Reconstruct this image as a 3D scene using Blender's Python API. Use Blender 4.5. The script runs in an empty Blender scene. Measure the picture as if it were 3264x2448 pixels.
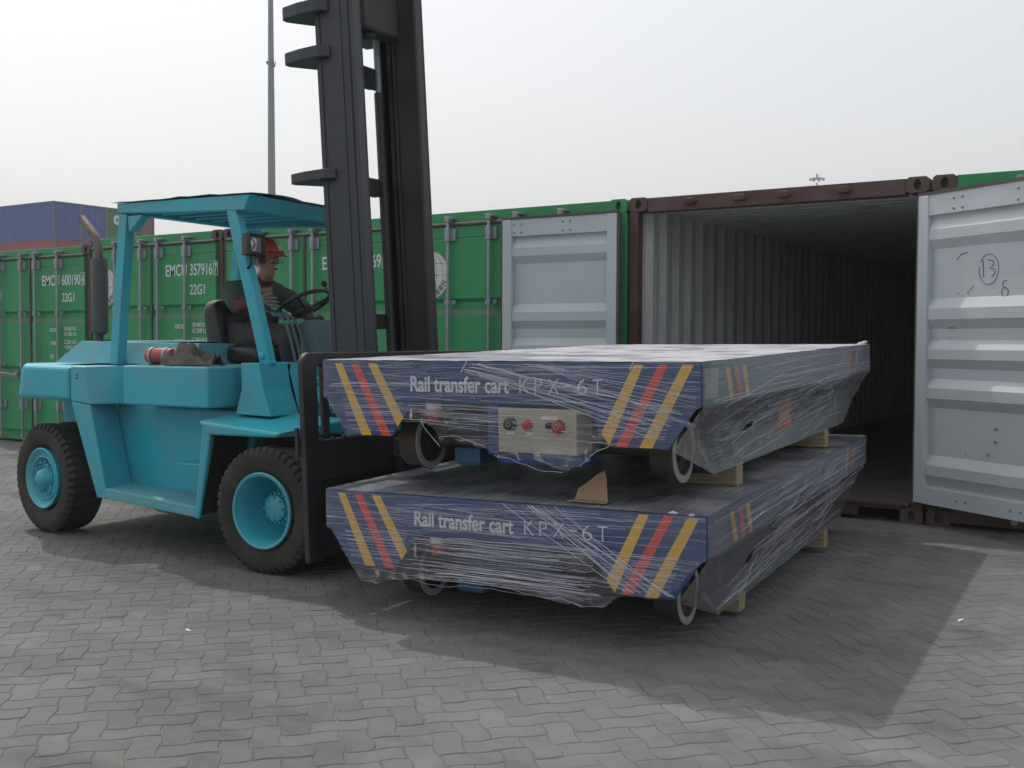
import bpy, bmesh, math, random
from mathutils import Vector, Matrix, noise
rnd = random.Random(7)
sc = bpy.context.scene
COL = sc.collection
R = math.radians

# ---------------------------------------------------------------- camera
FPX, YAW, PITCH, ROLL = 3390.8, -0.5684, -0.0416, -0.0037
CAM = Vector((4.1135, -8.32, 1.371))
fw = Vector((math.sin(YAW)*math.cos(PITCH), math.cos(YAW)*math.cos(PITCH), math.sin(PITCH)))
rt = Vector((math.cos(YAW), -math.sin(YAW), 0)); dn = fw.cross(rt)
cr, sr = math.cos(ROLL), math.sin(ROLL)
rt2 = cr*rt + sr*dn; dn2 = -sr*rt + cr*dn
cd = bpy.data.cameras.new('camera'); cam = bpy.data.objects.new('camera', cd); COL.objects.link(cam)
M = Matrix.Identity(4)
for i in range(3):
    M[i][0] = rt2[i]; M[i][1] = -dn2[i]; M[i][2] = -fw[i]; M[i][3] = CAM[i]
cam.matrix_world = M
cd.sensor_width = 36; cd.lens = FPX/3264*36; cd.clip_end = 2000; cd.clip_start = .05
sc.camera = cam

# ---------------------------------------------------------------- sky, sun, exposure
SUNV = Vector((-.64, .265, 1.0)).normalized()          # towards the sun
elev = math.asin(SUNV.z); azim = math.atan2(SUNV.x, SUNV.y)
world = bpy.data.worlds.new('World'); sc.world = world; world.use_nodes = True
nt = world.node_tree; nt.nodes.clear()
out = nt.nodes.new('ShaderNodeOutputWorld')
bg = nt.nodes.new('ShaderNodeBackground'); bg.inputs['Strength'].default_value = .12
sky = nt.nodes.new('ShaderNodeTexSky'); sky.sky_type = 'NISHITA'; sky.sun_disc = False
sky.sun_elevation = elev; sky.sun_rotation = azim
sky.air_density = 1.2; sky.dust_density = 6.0; sky.ozone_density = 1.0
mixs = nt.nodes.new('ShaderNodeMix'); mixs.data_type = 'RGBA'; mixs.inputs['Factor'].default_value = .34
mixs.inputs['B'].default_value = (12.0, 12.1, 12.3, 1)     # even bright overcast haze
hs = nt.nodes.new('ShaderNodeHueSaturation'); hs.inputs['Saturation'].default_value = .45
nt.links.new(sky.outputs['Color'], hs.inputs['Color']); nt.links.new(hs.outputs['Color'], mixs.inputs['A']); nt.links.new(mixs.outputs['Result'], bg.inputs['Color'])
nt.links.new(bg.outputs['Background'], out.inputs['Surface'])
sd = bpy.data.lights.new('sun', 'SUN'); sd.energy = 1.7; sd.angle = R(.7); sd.color = (1, .95, .88)
sun = bpy.data.objects.new('sun', sd); COL.objects.link(sun); sun.location = (-20, 10, 30)
sun.rotation_euler = SUNV.to_track_quat('Z', 'Y').to_euler()
sc.view_settings.view_transform = 'Standard'; sc.view_settings.look = 'None'
sc.view_settings.exposure = 0; sc.view_settings.gamma = 1; sc.view_settings.use_curve_mapping = False
try:
    sc.cycles.transparent_max_bounces = 24; sc.cycles.max_bounces = 8
except Exception: pass

# ---------------------------------------------------------------- materials
def nodes_of(m):
    m.use_nodes = True; t = m.node_tree; b = t.nodes.get('Principled BSDF'); return t, b
def N(t, typ, **kw):
    n = t.nodes.new(typ)
    for k, v in kw.items():
        if k in n.inputs: n.inputs[k].default_value = v
        else: setattr(n, k, v)
    return n
def mat(name, col, rough=.5, metal=0., dirt=.25, dscale=3., dcol=(.16, .15, .13), bump=.0, bscale=60., spec=.5, streak=False, coat=0.):
    m = bpy.data.materials.new(name); t, b = nodes_of(m)
    b.inputs['Roughness'].default_value = rough; b.inputs['Metallic'].default_value = metal
    b.inputs['Specular IOR Level'].default_value = spec
    if coat: b.inputs['Coat Weight'].default_value = coat
    tc = N(t, 'ShaderNodeTexCoord'); mp = N(t, 'ShaderNodeMapping')
    t.links.new(tc.outputs['Object'], mp.inputs['Vector'])
    if streak: mp.inputs['Scale'].default_value = (2.2, 2.2, .35)
    n1 = N(t, 'ShaderNodeTexNoise', Scale=dscale, Detail=7., Roughness=.65)
    t.links.new(mp.outputs['Vector'], n1.inputs['Vector'])
    rp = N(t, 'ShaderNodeValToRGB'); rp.color_ramp.elements[0].position = .42; rp.color_ramp.elements[1].position = .78
    rp.color_ramp.elements[1].color = (dirt*2, dirt*2, dirt*2, 1); rp.color_ramp.elements[0].color = (0, 0, 0, 1)
    t.links.new(n1.outputs['Fac'], rp.inputs['Fac'])
    n2 = N(t, 'ShaderNodeTexNoise', Scale=dscale*.35, Detail=3.)
    t.links.new(tc.outputs['Object'], n2.inputs['Vector'])
    hv = N(t, 'ShaderNodeMapRange'); hv.inputs['To Min'].default_value = .82; hv.inputs['To Max'].default_value = 1.16
    t.links.new(n2.outputs['Fac'], hv.inputs['Value'])
    vm = N(t, 'ShaderNodeMix', data_type='RGBA', blend_type='MULTIPLY'); vm.inputs['Factor'].default_value = 1
    vm.inputs['A'].default_value = (*col, 1); t.links.new(hv.outputs['Result'], vm.inputs['B'])
    mx = N(t, 'ShaderNodeMix', data_type='RGBA'); mx.inputs['B'].default_value = (*dcol, 1)
    t.links.new(vm.outputs['Result'], mx.inputs['A'])
    t.links.new(rp.outputs['Color'], mx.inputs['Factor']); t.links.new(mx.outputs['Result'], b.inputs['Base Color'])
    rr = N(t, 'ShaderNodeMapRange'); rr.inputs['To Min'].default_value = max(0, rough-.08); rr.inputs['To Max'].default_value = min(1, rough+.2)
    t.links.new(n1.outputs['Fac'], rr.inputs['Value']); t.links.new(rr.outputs['Result'], b.inputs['Roughness'])
    if bump:
        n3 = N(t, 'ShaderNodeTexNoise', Scale=bscale, Detail=4.); t.links.new(tc.outputs['Object'], n3.inputs['Vector'])
        bp = N(t, 'ShaderNodeBump', Strength=bump, Distance=.01); t.links.new(n3.outputs['Fac'], bp.inputs['Height'])
        t.links.new(bp.outputs['Normal'], b.inputs['Normal'])
    return m
MT = {}
MT['teal'] = mat('teal_paint', (.034, .42, .52), .36, dirt=.30, dscale=2.6, dcol=(.17, .25, .24), bump=.05, bscale=9)
MT['teal_dusty'] = mat('dusty_teal_paint', (.07, .40, .48), .48, dirt=.42, dscale=3.5, dcol=(.26, .26, .23))
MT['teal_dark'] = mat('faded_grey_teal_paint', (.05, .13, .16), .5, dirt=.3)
MT['black'] = mat('black_mast_paint', (.022, .024, .028), .42, dirt=.22, dscale=4, dcol=(.075, .060, .050), streak=True)
MT['mastblue'] = mat('dark_blue_grey_mast_paint', (.036, .042, .053), .45, dirt=.18, dscale=3, dcol=(.09, .085, .08), streak=True)
MT['rustblack'] = mat('rusty_greasy_steel', (.021, .019, .019), .55, dirt=.25, dscale=5, dcol=(.055, .038, .03), streak=True)
MT['rubber'] = mat('tyre_rubber', (.022, .021, .020), .75, dirt=.38, dscale=6, dcol=(.075, .070, .062), bump=.1)
MT['green'] = mat('green_container_paint', (.017, .285, .098), .45, dirt=.2, dscale=2, dcol=(.10, .16, .09), streak=True, bump=.12, bscale=2.5)
MT['brown'] = mat('brown_container_paint', (.085, .036, .034), .55, dirt=.35, dscale=5, dcol=(.13, .10, .09))
MT['rust_and_shade_brown'] = mat('rusty_corner_steel_and_sill_shade', (.085, .062, .055), .6, dirt=.35, dscale=7, dcol=(.12, .07, .04))
MT['white'] = mat('grey_white_door_paint', (.50, .55, .58), .42, dirt=.10, dscale=3, dcol=(.33, .32, .29))
MT['inwall'] = mat('grey_inside_wall_paint', (.56, .59, .59), .5, dirt=.3, dscale=2.5, dcol=(.22, .21, .19), streak=True)
MT['floorwood'] = mat('worn_plywood_floor', (.06, .055, .05), .7, dirt=.4, dscale=4, dcol=(.13, .125, .115))
MT['gasket'] = mat('rubber_gasket', (.075, .062, .058), .6, dirt=.3)
MT['zinc'] = mat('galvanised_steel', (.30, .34, .36), .45, metal=.35, dirt=.25, dscale=10, dcol=(.17, .16, .15))
MT['exhaust'] = mat('heat_stained_steel', (.17, .145, .125), .5, metal=.4, dirt=.4, dscale=14, dcol=(.1, .06, .045))
MT['muffler'] = mat('dark_muffler_steel', (.055, .065, .065), .55, dirt=.3, dscale=9, dcol=(.11, .085, .07))
MT['vinyl'] = mat('black_vinyl', (.018, .019, .020), .32, dirt=.15, bump=.35, bscale=14)
MT['plastic'] = mat('black_plastic', (.02, .02, .021), .4, dirt=.1)
MT['red'] = mat('red_paint', (.40, .035, .035), .35, dirt=.2, dscale=8)
MT['cloth'] = mat('grey_cloth', (.105, .098, .085), .9, dirt=.3, bump=.5, bscale=90)
MT['cartblue'] = mat('cart_blue_paint', (.007, .042, .165), .35, dirt=.1, dscale=3)
MT['cartblue_dark'] = mat('dark_blue_steel', (.010, .018, .050), .5, dirt=.2)
MT['yellow'] = mat('yellow_stripe_paint', (.72, .42, .012), .4, dirt=.08)
MT['redstripe'] = mat('red_stripe_paint', (.66, .05, .018), .4, dirt=.08)
MT['letter'] = mat('white_letter_paint', (.68, .71, .72), .5, dirt=.12, dscale=20, dcol=(.3, .35, .42))
MT['boxcream'] = mat('cream_panel_paint', (.37, .355, .28), .4, dirt=.1)
MT['motor'] = mat('teal_blue_motor_paint', (.03, .13, .22), .45, dirt=.2)
MT['wheelsteel'] = mat('cast_wheel_steel', (.04, .036, .033), .55, metal=.2, dirt=.35, dscale=8, dcol=(.12, .07, .05))
MT['wheelring'] = mat('pale_green_grey_primer', (.30, .35, .33), .5, dirt=.25, dscale=8)
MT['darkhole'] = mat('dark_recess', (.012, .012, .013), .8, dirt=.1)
MT['timber'] = mat('pale_timber', (.36, .29, .18), .75, dirt=.3, dscale=9, dcol=(.2, .15, .09), bump=.3, bscale=30)
def timber_mat():
    m = bpy.data.materials.new('sawn_timber'); t, b = nodes_of(m); tc = N(t, 'ShaderNodeTexCoord'); mp = N(t, 'ShaderNodeMapping'); mp.inputs['Scale'].default_value = (3, 22, 60)
    t.links.new(tc.outputs['Object'], mp.inputs['Vector']); n = N(t, 'ShaderNodeTexNoise', Scale=1.6, Detail=6., Roughness=.7); t.links.new(mp.outputs['Vector'], n.inputs['Vector'])
    r = N(t, 'ShaderNodeValToRGB'); e = r.color_ramp.elements; e[0].position = .34; e[0].color = (.13, .095, .055, 1); e[1].position = .62; e[1].color = (.40, .33, .22, 1)
    t.links.new(n.outputs['Fac'], r.inputs['Fac']); t.links.new(r.outputs['Color'], b.inputs['Base Color']); b.inputs['Roughness'].default_value = .8
    bp = N(t, 'ShaderNodeBump', Strength=.5, Distance=.004); t.links.new(n.outputs['Fac'], bp.inputs['Height']); t.links.new(bp.outputs['Normal'], b.inputs['Normal']); return m
MT['timber'] = timber_mat()
MT['card'] = mat('corrugated_cardboard', (.36, .24, .14), .85, dirt=.15, bump=.2)
MT['signwhite'] = mat('white_decal', (.66, .67, .67), .5, dirt=.12, dscale=6)
MT['logogreen'] = mat('decal_green', (.01, .17, .075), .5, dirt=.05)
MT['logored'] = mat('decal_red_brown', (.33, .12, .09), .5, dirt=.05)
MT['farblue'] = mat('hazed_blue_container_paint', (.045, .095, .31), .6, dirt=.15, dscale=.6, dcol=(.12, .14, .22))  # far stack colours muted, distance haze put into the paint
MT['farred'] = mat('hazed_red_container_paint', (.30, .06, .075), .6, dirt=.15, dscale=.6)
MT['fargreen'] = mat('hazed_green_container_paint', (.035, .15, .08), .6, dirt=.15, dscale=.6)
MT['farbrown'] = mat('hazed_brown_container_paint', (.13, .075, .075), .6, dirt=.15, dscale=.6)
MT['farpost'] = mat('grey_corner_posts', (.13, .13, .13), .6)
MT['mastgrey'] = mat('grey_lamp_mast', (.20, .235, .27), .5, metal=.2, dirt=.15, dscale=1)
MT['skin'] = mat('skin', (.36, .20, .135), .55, dirt=.1, dscale=12, dcol=(.28, .12, .08))
MT['hair'] = mat('black_hair', (.015, .013, .012), .6)
MT['jacket'] = mat('dark_green_jacket_cloth', (.034, .068, .052), .85, dirt=.3, dscale=12, dcol=(.06, .09, .075), bump=.5, bscale=26)
MT['cuff'] = mat('dark_red_knit', (.12, .024, .026), .85, dirt=.2)
MT['trousers'] = mat('dark_navy_cloth', (.020, .021, .030), .9, dirt=.2, bump=.5, bscale=22)
MT['glove'] = mat('grey_glove_cloth', (.19, .175, .165), .95, dirt=.3, bump=.4, bscale=60)
MT['helmet'] = mat('orange_helmet_plastic', (.42, .062, .022), .3, dirt=.08)
MT['helmwhite'] = mat('white_helmet_plastic', (.7, .7, .68), .3, dirt=.08)
MT['ink'] = mat('blue_marker_ink', (.06, .10, .20), .6, dirt=.1)
MT['paperpink'] = mat('pale_pink_paper', (.40, .32, .38), .8, dirt=.15)
MT['paperred'] = mat('faded_red_paper', (.42, .13, .10), .8, dirt=.15)
MT['grime'] = mat('dusty_green_paint', (.13, .21, .15), .7, dirt=.4, dscale=9, dcol=(.03, .2, .08))
MT['rust'] = mat('rust_streaks', (.20, .12, .07), .8, dirt=.3, dscale=14)
MT['glasslens'] = mat('lamp_lens', (.55, .57, .60), .12, metal=.65, dirt=.05)

def film_mat(name, base, streakamt, white=(.62, .63, .72), seed=0., vscale=70., gl=.16, diag=True, refl=.75, wide=0., trans=.3):
    m = bpy.data.materials.new(name); m.use_nodes = True; t = m.node_tree; t.nodes.clear()
    o = N(t, 'ShaderNodeOutputMaterial'); uv = N(t, 'ShaderNodeUVMap', uv_map='UVMap')
    warp = N(t, 'ShaderNodeTexNoise', Scale=2.2, Detail=2.); t.links.new(uv.outputs['UV'], warp.inputs['Vector'])
    wv = N(t, 'ShaderNodeVectorMath', operation='MULTIPLY'); wv.inputs[1].default_value = (0, .05, 0)
    t.links.new(warp.outputs['Color'], wv.inputs[0])
    ad = N(t, 'ShaderNodeVectorMath', operation='ADD'); t.links.new(uv.outputs['UV'], ad.inputs[0]); t.links.new(wv.outputs['Vector'], ad.inputs[1])
    fac = None
    specs = [(0.02, 1.1, vscale, .56, .70, 1.), (-.05, 1.6, vscale*1.9, .585, .70, .8), (.55, 1.2, vscale*1.3, .655, .8, .7), (.12, .8, vscale*.45, .58, .85, .7)]
    if not diag: specs = [specs[0], specs[1], specs[3]]
    for i, (ang, su, sv, lo, hi, amt) in enumerate(specs):
        mp = N(t, 'ShaderNodeMapping'); mp.inputs['Rotation'].default_value = (0, 0, ang); mp.inputs['Location'].default_value = (seed+i*3.1, seed*2+i*1.7, 0)
        t.links.new(ad.outputs['Vector'], mp.inputs['Vector'])
        sc2 = N(t, 'ShaderNodeVectorMath', operation='MULTIPLY'); sc2.inputs[1].default_value = (su, sv, 1); t.links.new(mp.outputs['Vector'], sc2.inputs[0])
        nz = N(t, 'ShaderNodeTexNoise', Scale=1., Detail=5., Roughness=.62); t.links.new(sc2.outputs['Vector'], nz.inputs['Vector'])
        mr = N(t, 'ShaderNodeMapRange'); mr.inputs['From Min'].default_value = lo-wide; mr.inputs['From Max'].default_value = hi
        mr.inputs['To Max'].default_value = amt*streakamt; t.links.new(nz.outputs['Fac'], mr.inputs['Value'])
        if fac is None: fac = mr.outputs['Result']
        else:
            a = N(t, 'ShaderNodeMath', operation='MAXIMUM'); t.links.new(fac, a.inputs[0]); t.links.new(mr.outputs['Result'], a.inputs[1]); fac = a.outputs[0]
    big = N(t, 'ShaderNodeTexNoise', Scale=3., Detail=4.); t.links.new(uv.outputs['UV'], big.inputs['Vector'])
    bm_ = N(t, 'ShaderNodeMapRange'); bm_.inputs['From Min'].default_value = .3; bm_.inputs['From Max'].default_value = .7
    bm_.inputs['To Min'].default_value = base*.35; bm_.inputs['To Max'].default_value = base*1.65; t.links.new(big.outputs['Fac'], bm_.inputs['Value'])
    a = N(t, 'ShaderNodeMath', operation='ADD', use_clamp=True); t.links.new(fac, a.inputs[0]); t.links.new(bm_.outputs['Result'], a.inputs[1])
    tr = N(t, 'ShaderNodeBsdfTransparent'); df = N(t, 'ShaderNodeBsdfDiffuse', Color=(*white, 1)); tl = N(t, 'ShaderNodeBsdfTranslucent', Color=(*white, 1))
    gs = N(t, 'ShaderNodeBsdfGlossy', Roughness=.22)
    wr = N(t, 'ShaderNodeTexNoise', Scale=1., Detail=3.); sc3 = N(t, 'ShaderNodeVectorMath', operation='MULTIPLY'); sc3.inputs[1].default_value = (5, 45, 1)
    t.links.new(ad.outputs['Vector'], sc3.inputs[0]); t.links.new(sc3.outputs['Vector'], wr.inputs['Vector'])
    bp = N(t, 'ShaderNodeBump', Strength=.5, Distance=.01); t.links.new(wr.outputs['Fac'], bp.inputs['Height'])
    for q in (df, gs): t.links.new(bp.outputs['Normal'], q.inputs['Normal'])
    d2 = N(t, 'ShaderNodeMixShader'); d2.inputs[0].default_value = trans; t.links.new(df.outputs[0], d2.inputs[1]); t.links.new(tl.outputs[0], d2.inputs[2])
    m1 = N(t, 'ShaderNodeMixShader'); t.links.new(a.outputs[0], m1.inputs[0]); t.links.new(tr.outputs[0], m1.inputs[1]); t.links.new(d2.outputs[0], m1.inputs[2])
    lw = N(t, 'ShaderNodeFresnel', IOR=1.35); t.links.new(bp.outputs['Normal'], lw.inputs['Normal'])
    gm = N(t, 'ShaderNodeMath', operation='MULTIPLY_ADD', use_clamp=True); gm.inputs[1].default_value = refl; gm.inputs[2].default_value = gl*.15
    t.links.new(lw.outputs[0], gm.inputs[0])
    m2 = N(t, 'ShaderNodeMixShader'); t.links.new(gm.outputs[0], m2.inputs[0]); t.links.new(m1.outputs[0], m2.inputs[1]); t.links.new(gs.outputs[0], m2.inputs[2])
    t.links.new(m2.outputs[0], o.inputs['Surface'])
    return m
MT['film'] = film_mat('stretch_film', .055, .9, vscale=95)
MT['film_low'] = film_mat('stretch_film_thick', .085, .9, seed=5.3, vscale=90)
MT['film_side'] = film_mat('stretch_film_side', .15, .62, seed=2.2, vscale=58, diag=False, white=(.46, .47, .50), refl=.4, wide=.07)  # flank film greyer, that side's shade put into the tint
MT['film_top'] = film_mat('stretch_film_deck', .86, .4, seed=9.1, vscale=38, gl=.5, white=(.56, .56, .60), trans=.08, refl=.14)
MT['film_deck'] = film_mat('stretch_film_lower_deck', .55, .5, seed=4.1, vscale=38, gl=.9, white=(.58, .58, .60), refl=.4)  # duller copy of the deck film, the lower deck's shade put in
MT['film_skirt'] = film_mat('stretch_film_skirt', .07, .55, seed=6.2, vscale=52, diag=False, white=(.42, .44, .45), refl=.5, wide=.035)  # skirt film darker still, shade below the flank put into its tint
MT['strand'] = mat('bunched_film', (.62, .63, .72), .3, dirt=.05)

# ---------------------------------------------------------------- mesh helpers
class MB:
    def __init__(s): s.v = []; s.f = []; s.mi = []; s.sm = []; s.uv = None; s.mats = []; s.cur = 0
    def use(s, m):
        if m not in s.mats: s.mats.append(m)
        s.cur = s.mats.index(m); return s
    def face(s, idx, smooth=False): s.f.append(tuple(idx)); s.mi.append(s.cur); s.sm.append(smooth)
    def poly(s, pts, smooth=False):
        b = len(s.v); s.v += [Vector(p) for p in pts]; s.face(range(b, b+len(pts)), smooth)
    def box(s, a, b, rot=None, piv=None):
        (x0, y0, z0), (x1, y1, z1) = a, b
        P = [Vector((x, y, z)) for z in (z0, z1) for x, y in ((x0, y0), (x1, y0), (x1, y1), (x0, y1))]
        if rot is not None:
            c = Vector(piv) if piv is not None else (P[0]+P[6])/2
            P = [rot @ (p-c)+c for p in P]
        s.hexa(P)
    def hexa(s, P):   # 4 bottom (ccw), 4 top
        b = len(s.v); s.v += [Vector(p) for p in P]
        for q in ((3, 2, 1, 0), (4, 5, 6, 7), (0, 1, 5, 4), (1, 2, 6, 5), (2, 3, 7, 6), (3, 0, 4, 7)): s.face([b+i for i in q])
    def prism(s, pts, off):   # closed 3-D polygon extruded by a vector
        off = Vector(off); n = len(pts); b = len(s.v)
        s.v += [Vector(p) for p in pts]+[Vector(p)+off for p in pts]
        s.face([b+i for i in range(n)][::-1]); s.face([b+n+i for i in range(n)])
        for i in range(n):
            j = (i+1) % n; s.face((b+i, b+j, b+n+j, b+n+i))
    def tube(s, pts, r, n=10, caps=True, smooth=True):
        pts = [Vector(p) for p in pts]; k = len(pts); rs = r if isinstance(r, (list, tuple)) else [r]*k
        b = len(s.v); up = None
        for i, p in enumerate(pts):
            d = (pts[min(i+1, k-1)]-pts[max(i-1, 0)]).normalized()
            if up is None: up = Vector((0, 0, 1)) if abs(d.z) < .9 else Vector((1, 0, 0))
            a = d.cross(up).normalized(); c = a.cross(d).normalized(); up = c
            for j in range(n):
                t = 2*math.pi*j/n; s.v.append(p+rs[i]*(math.cos(t)*a+math.sin(t)*c))
        for i in range(k-1):
            for j in range(n):
                j2 = (j+1) % n; s.face((b+i*n+j, b+i*n+j2, b+(i+1)*n+j2, b+(i+1)*n+j), smooth)
        if caps:
            s.face([b+j for j in range(n)][::-1]); s.face([b+(k-1)*n+j for j in range(n)])
    def lathe(s, prof, c, axis, n=40, smooth=True, close=False, mod=None):   # prof: (radius, along)
        c = Vector(c); ax = Vector(axis).normalized(); u = ax.orthogonal().normalized()
        if abs(ax.y) > .5: u = Vector((1, 0, 0)); u = (u-ax*u.dot(ax)).normalized()
        w = ax.cross(u); b = len(s.v); k = len(prof)
        for i in range(n):
            t = 2*math.pi*i/n
            for j, (r, a) in enumerate(prof):
                rr = r if mod is None else mod(i, j, r)
                s.v.append(c+ax*a+rr*(math.cos(t)*u+math.sin(t)*w))
        for i in range(n):
            i2 = (i+1) % n
            for j in range(k if close else k-1):
                j2 = (j+1) % k; s.face((b+i*k+j, b+i2*k+j, b+i2*k+j2, b+i*k+j2), smooth)
    def disc(s, c, axis, r, n=28):
        c = Vector(c); ax = Vector(axis).normalized(); u = ax.orthogonal().normalized(); w = ax.cross(u)
        s.poly([c+r*(math.cos(2*math.pi*i/n)*u+math.sin(2*math.pi*i/n)*w) for i in range(n)])
    def ball(s, c, r, sx=1, sy=1, sz=1, n=14, m=9):
        c = Vector(c); b = len(s.v)
        for i in range(m+1):
            p = math.pi*i/m
            for j in range(n):
                t = 2*math.pi*j/n; s.v.append(c+Vector((r*sx*math.sin(p)*math.cos(t), r*sy*math.sin(p)*math.sin(t), r*sz*math.cos(p))))
        for i in range(m):
            for j in range(n):
                j2 = (j+1) % n; s.face((b+i*n+j, b+(i+1)*n+j, b+(i+1)*n+j2, b+i*n+j2), True)
    def grid(s, fn, nu, nv, smooth=True, uvfn=None, skip=None):
        b = len(s.v)
        if s.uv is None: s.uv = {}
        for i in range(nu+1):
            for j in range(nv+1):
                s.v.append(Vector(fn(i/nu, j/nv)))
                if uvfn: s.uv[len(s.v)-1] = uvfn(i/nu, j/nv)
        for i in range(nu):
            for j in range(nv):
                if skip and skip((i+.5)/nu, (j+.5)/nv): continue
                s.face((b+i*(nv+1)+j, b+(i+1)*(nv+1)+j, b+(i+1)*(nv+1)+j+1, b+i*(nv+1)+j+1), smooth)
    def text(s, body, height, place, width=None, bold=0., depth=.0015):
        # place(u, v, w): metres along the line, up, and out of the surface
        cu = bpy.data.curves.new('lettering', 'FONT'); cu.body = body; cu.size = 1; cu.extrude = .5; cu.offset = bold
        ob = bpy.data.objects.new('lettering', cu); COL.objects.link(ob)
        dg = bpy.context.evaluated_depsgraph_get(); me = bpy.data.meshes.new_from_object(ob.evaluated_get(dg))
        xs = [v.co.x for v in me.vertices]; x0, x1 = min(xs), max(xs)
        sx = height/.72 if width is None else width/(x1-x0); sy = height/.72
        b = len(s.v)
        s.v += [Vector(place((v.co.x-x0)*sx, v.co.y*sy, (v.co.z+.5)*depth)) for v in me.vertices]
        for p in me.polygons: s.face([b+i for i in p.vertices])
        bpy.data.objects.remove(ob); bpy.data.curves.remove(cu); bpy.data.meshes.remove(me)
    def xf(s, fn): s.v = [Vector(fn(p)) for p in s.v]; return s
    def build(s, name, m=None, parent=None, bevel=0., seg=2, loc=None, smooth_angle=None, label=None):
        me = bpy.data.meshes.new(name); me.from_pydata(s.v, [], s.f)
        ms = s.mats if s.mats else [m]
        for q in ms: me.materials.append(MT[q] if isinstance(q, str) else q)
        me.polygons.foreach_set('material_index', s.mi); me.polygons.foreach_set('use_smooth', s.sm)
        if s.uv is not None:
            l = me.uv_layers.new(name='UVMap')
            for lp in me.loops: l.data[lp.index].uv = s.uv.get(lp.vertex_index, (0, 0))
        me.validate(); me.update()
        if any(s.sm): me.set_sharp_from_angle(angle=R(42))
        o = bpy.data.objects.new(name, me); COL.objects.link(o)
        if parent is not None: o.parent = parent
        if loc is not None: o.location = loc
        if bevel:
            bv = o.modifiers.new('bevel', 'BEVEL'); bv.width = bevel; bv.segments = seg; bv.limit_method = 'ANGLE'; bv.angle_limit = R(32)
        if label: o['label'] = label
        return o
def thing(name, label, cat, loc=(0, 0, 0), rz=0., group=None):
    o = bpy.data.objects.new(name, None); COL.objects.link(o); o.location = loc; o.rotation_euler = (0, 0, rz)
    o.empty_display_size = .2
    o['label'] = label; o['category'] = cat
    if group: o['group'] = group
    return o
def tag(o, label, cat, group=None):
    o['label'] = label; o['category'] = cat
    if group: o['group'] = group
    return o
def struct(o): o['kind'] = 'structure'; return o
def dup(root, loc=None, label=None, group=None):
    def cp(o, parent):
        c = o.copy(); COL.objects.link(c)
        if parent is not None: c.parent = parent
        for ch in list(o.children): cp(ch, c)
        return c
    r = cp(root, None)
    if loc is not None: r.location = loc
    if label: r['label'] = label
    if group: r['group'] = group
    return r
def nz(x, y, z=0.): return noise.noise(Vector((x, y, z)))
def uray(u, v): return rt2*((u-1632)/FPX)+dn2*((v-1224)/FPX)+fw
# ---------------------------------------------------------------- ground and paving
def paving_material():
    m = bpy.data.materials.new('concrete_pavers'); t, b = nodes_of(m)
    tc = N(t, 'ShaderNodeTexCoord'); at = N(t, 'ShaderNodeAttribute', attribute_name='tone', attribute_type='GEOMETRY')
    def noise_(s, d=5., rough=.6, src=None):
        n = N(t, 'ShaderNodeTexNoise', Scale=s, Detail=d, Roughness=rough); t.links.new(src or tc.outputs['Object'], n.inputs['Vector']); return n.outputs['Fac']
    def rng(x, a, c, lo, hi):
        r = N(t, 'ShaderNodeMapRange'); r.inputs[1].default_value = a; r.inputs[2].default_value = c; r.inputs[3].default_value = lo; r.inputs[4].default_value = hi
        t.links.new(x, r.inputs[0]); return r.outputs[0]
    def mul(x, y):
        q = N(t, 'ShaderNodeMath', operation='MULTIPLY'); t.links.new(x, q.inputs[0])
        if isinstance(y, float): q.inputs[1].default_value = y
        else: t.links.new(y, q.inputs[1])
        return q.outputs[0]
    v = rng(at.outputs['Fac'], 0, 1, .90, 1.10)
    v = mul(v, rng(noise_(.55, 4.), .3, .7, .80, 1.14))       # broad dusty and worn areas
    v = mul(v, rng(noise_(2.6, 5.), .35, .7, .90, 1.10))
    v = mul(v, rng(noise_(26., 4.), .3, .7, .93, 1.07))
    v = mul(v, rng(noise_(260., 2.), .3, .7, .90, 1.10))       # grain of the concrete
    mp = N(t, 'ShaderNodeMapping'); mp.inputs['Rotation'].default_value = (0, 0, R(-28)); mp.inputs['Scale'].default_value = (.55, 3.4, 1)
    t.links.new(tc.outputs['Object'], mp.inputs['Vector'])
    v = mul(v, rng(noise_(.9, 5., .6, mp.outputs['Vector']), .50, .72, 1., .70))   # tyre rubbed streaks
    v = mul(v, rng(noise_(1.15, 6., .7), .59, .67, 1., .70))    # oil spots
    cr_ = N(t, 'ShaderNodeMix', data_type='RGBA', blend_type='MULTIPLY'); cr_.inputs['Factor'].default_value = 1
    cr_.inputs['A'].default_value = (.160, .160, .158, 1); t.links.new(v, cr_.inputs['B'])
    du = N(t, 'ShaderNodeMix', data_type='RGBA'); du.inputs['B'].default_value = (.205, .198, .186, 1)
    t.links.new(cr_.outputs['Result'], du.inputs['A']); t.links.new(rng(noise_(1.6, 7., .7), .56, .74, 0, .55), du.inputs['Factor'])
    t.links.new(du.outputs['Result'], b.inputs['Base Color']); b.inputs['Roughness'].default_value = .85
    b.inputs['Specular IOR Level'].default_value = .25
    bp = N(t, 'ShaderNodeBump', Strength=.35, Distance=.004); t.links.new(noise_(120., 4.), bp.inputs['Height']); t.links.new(bp.outputs['Normal'], b.inputs['Normal'])
    return m
MT['pavers'] = paving_material()
MT['sandjoint'] = mat('sandy_joints', (.110, .108, .103), .95, dirt=.6, dscale=3, dcol=(.20, .19, .17), bump=.3)

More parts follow.
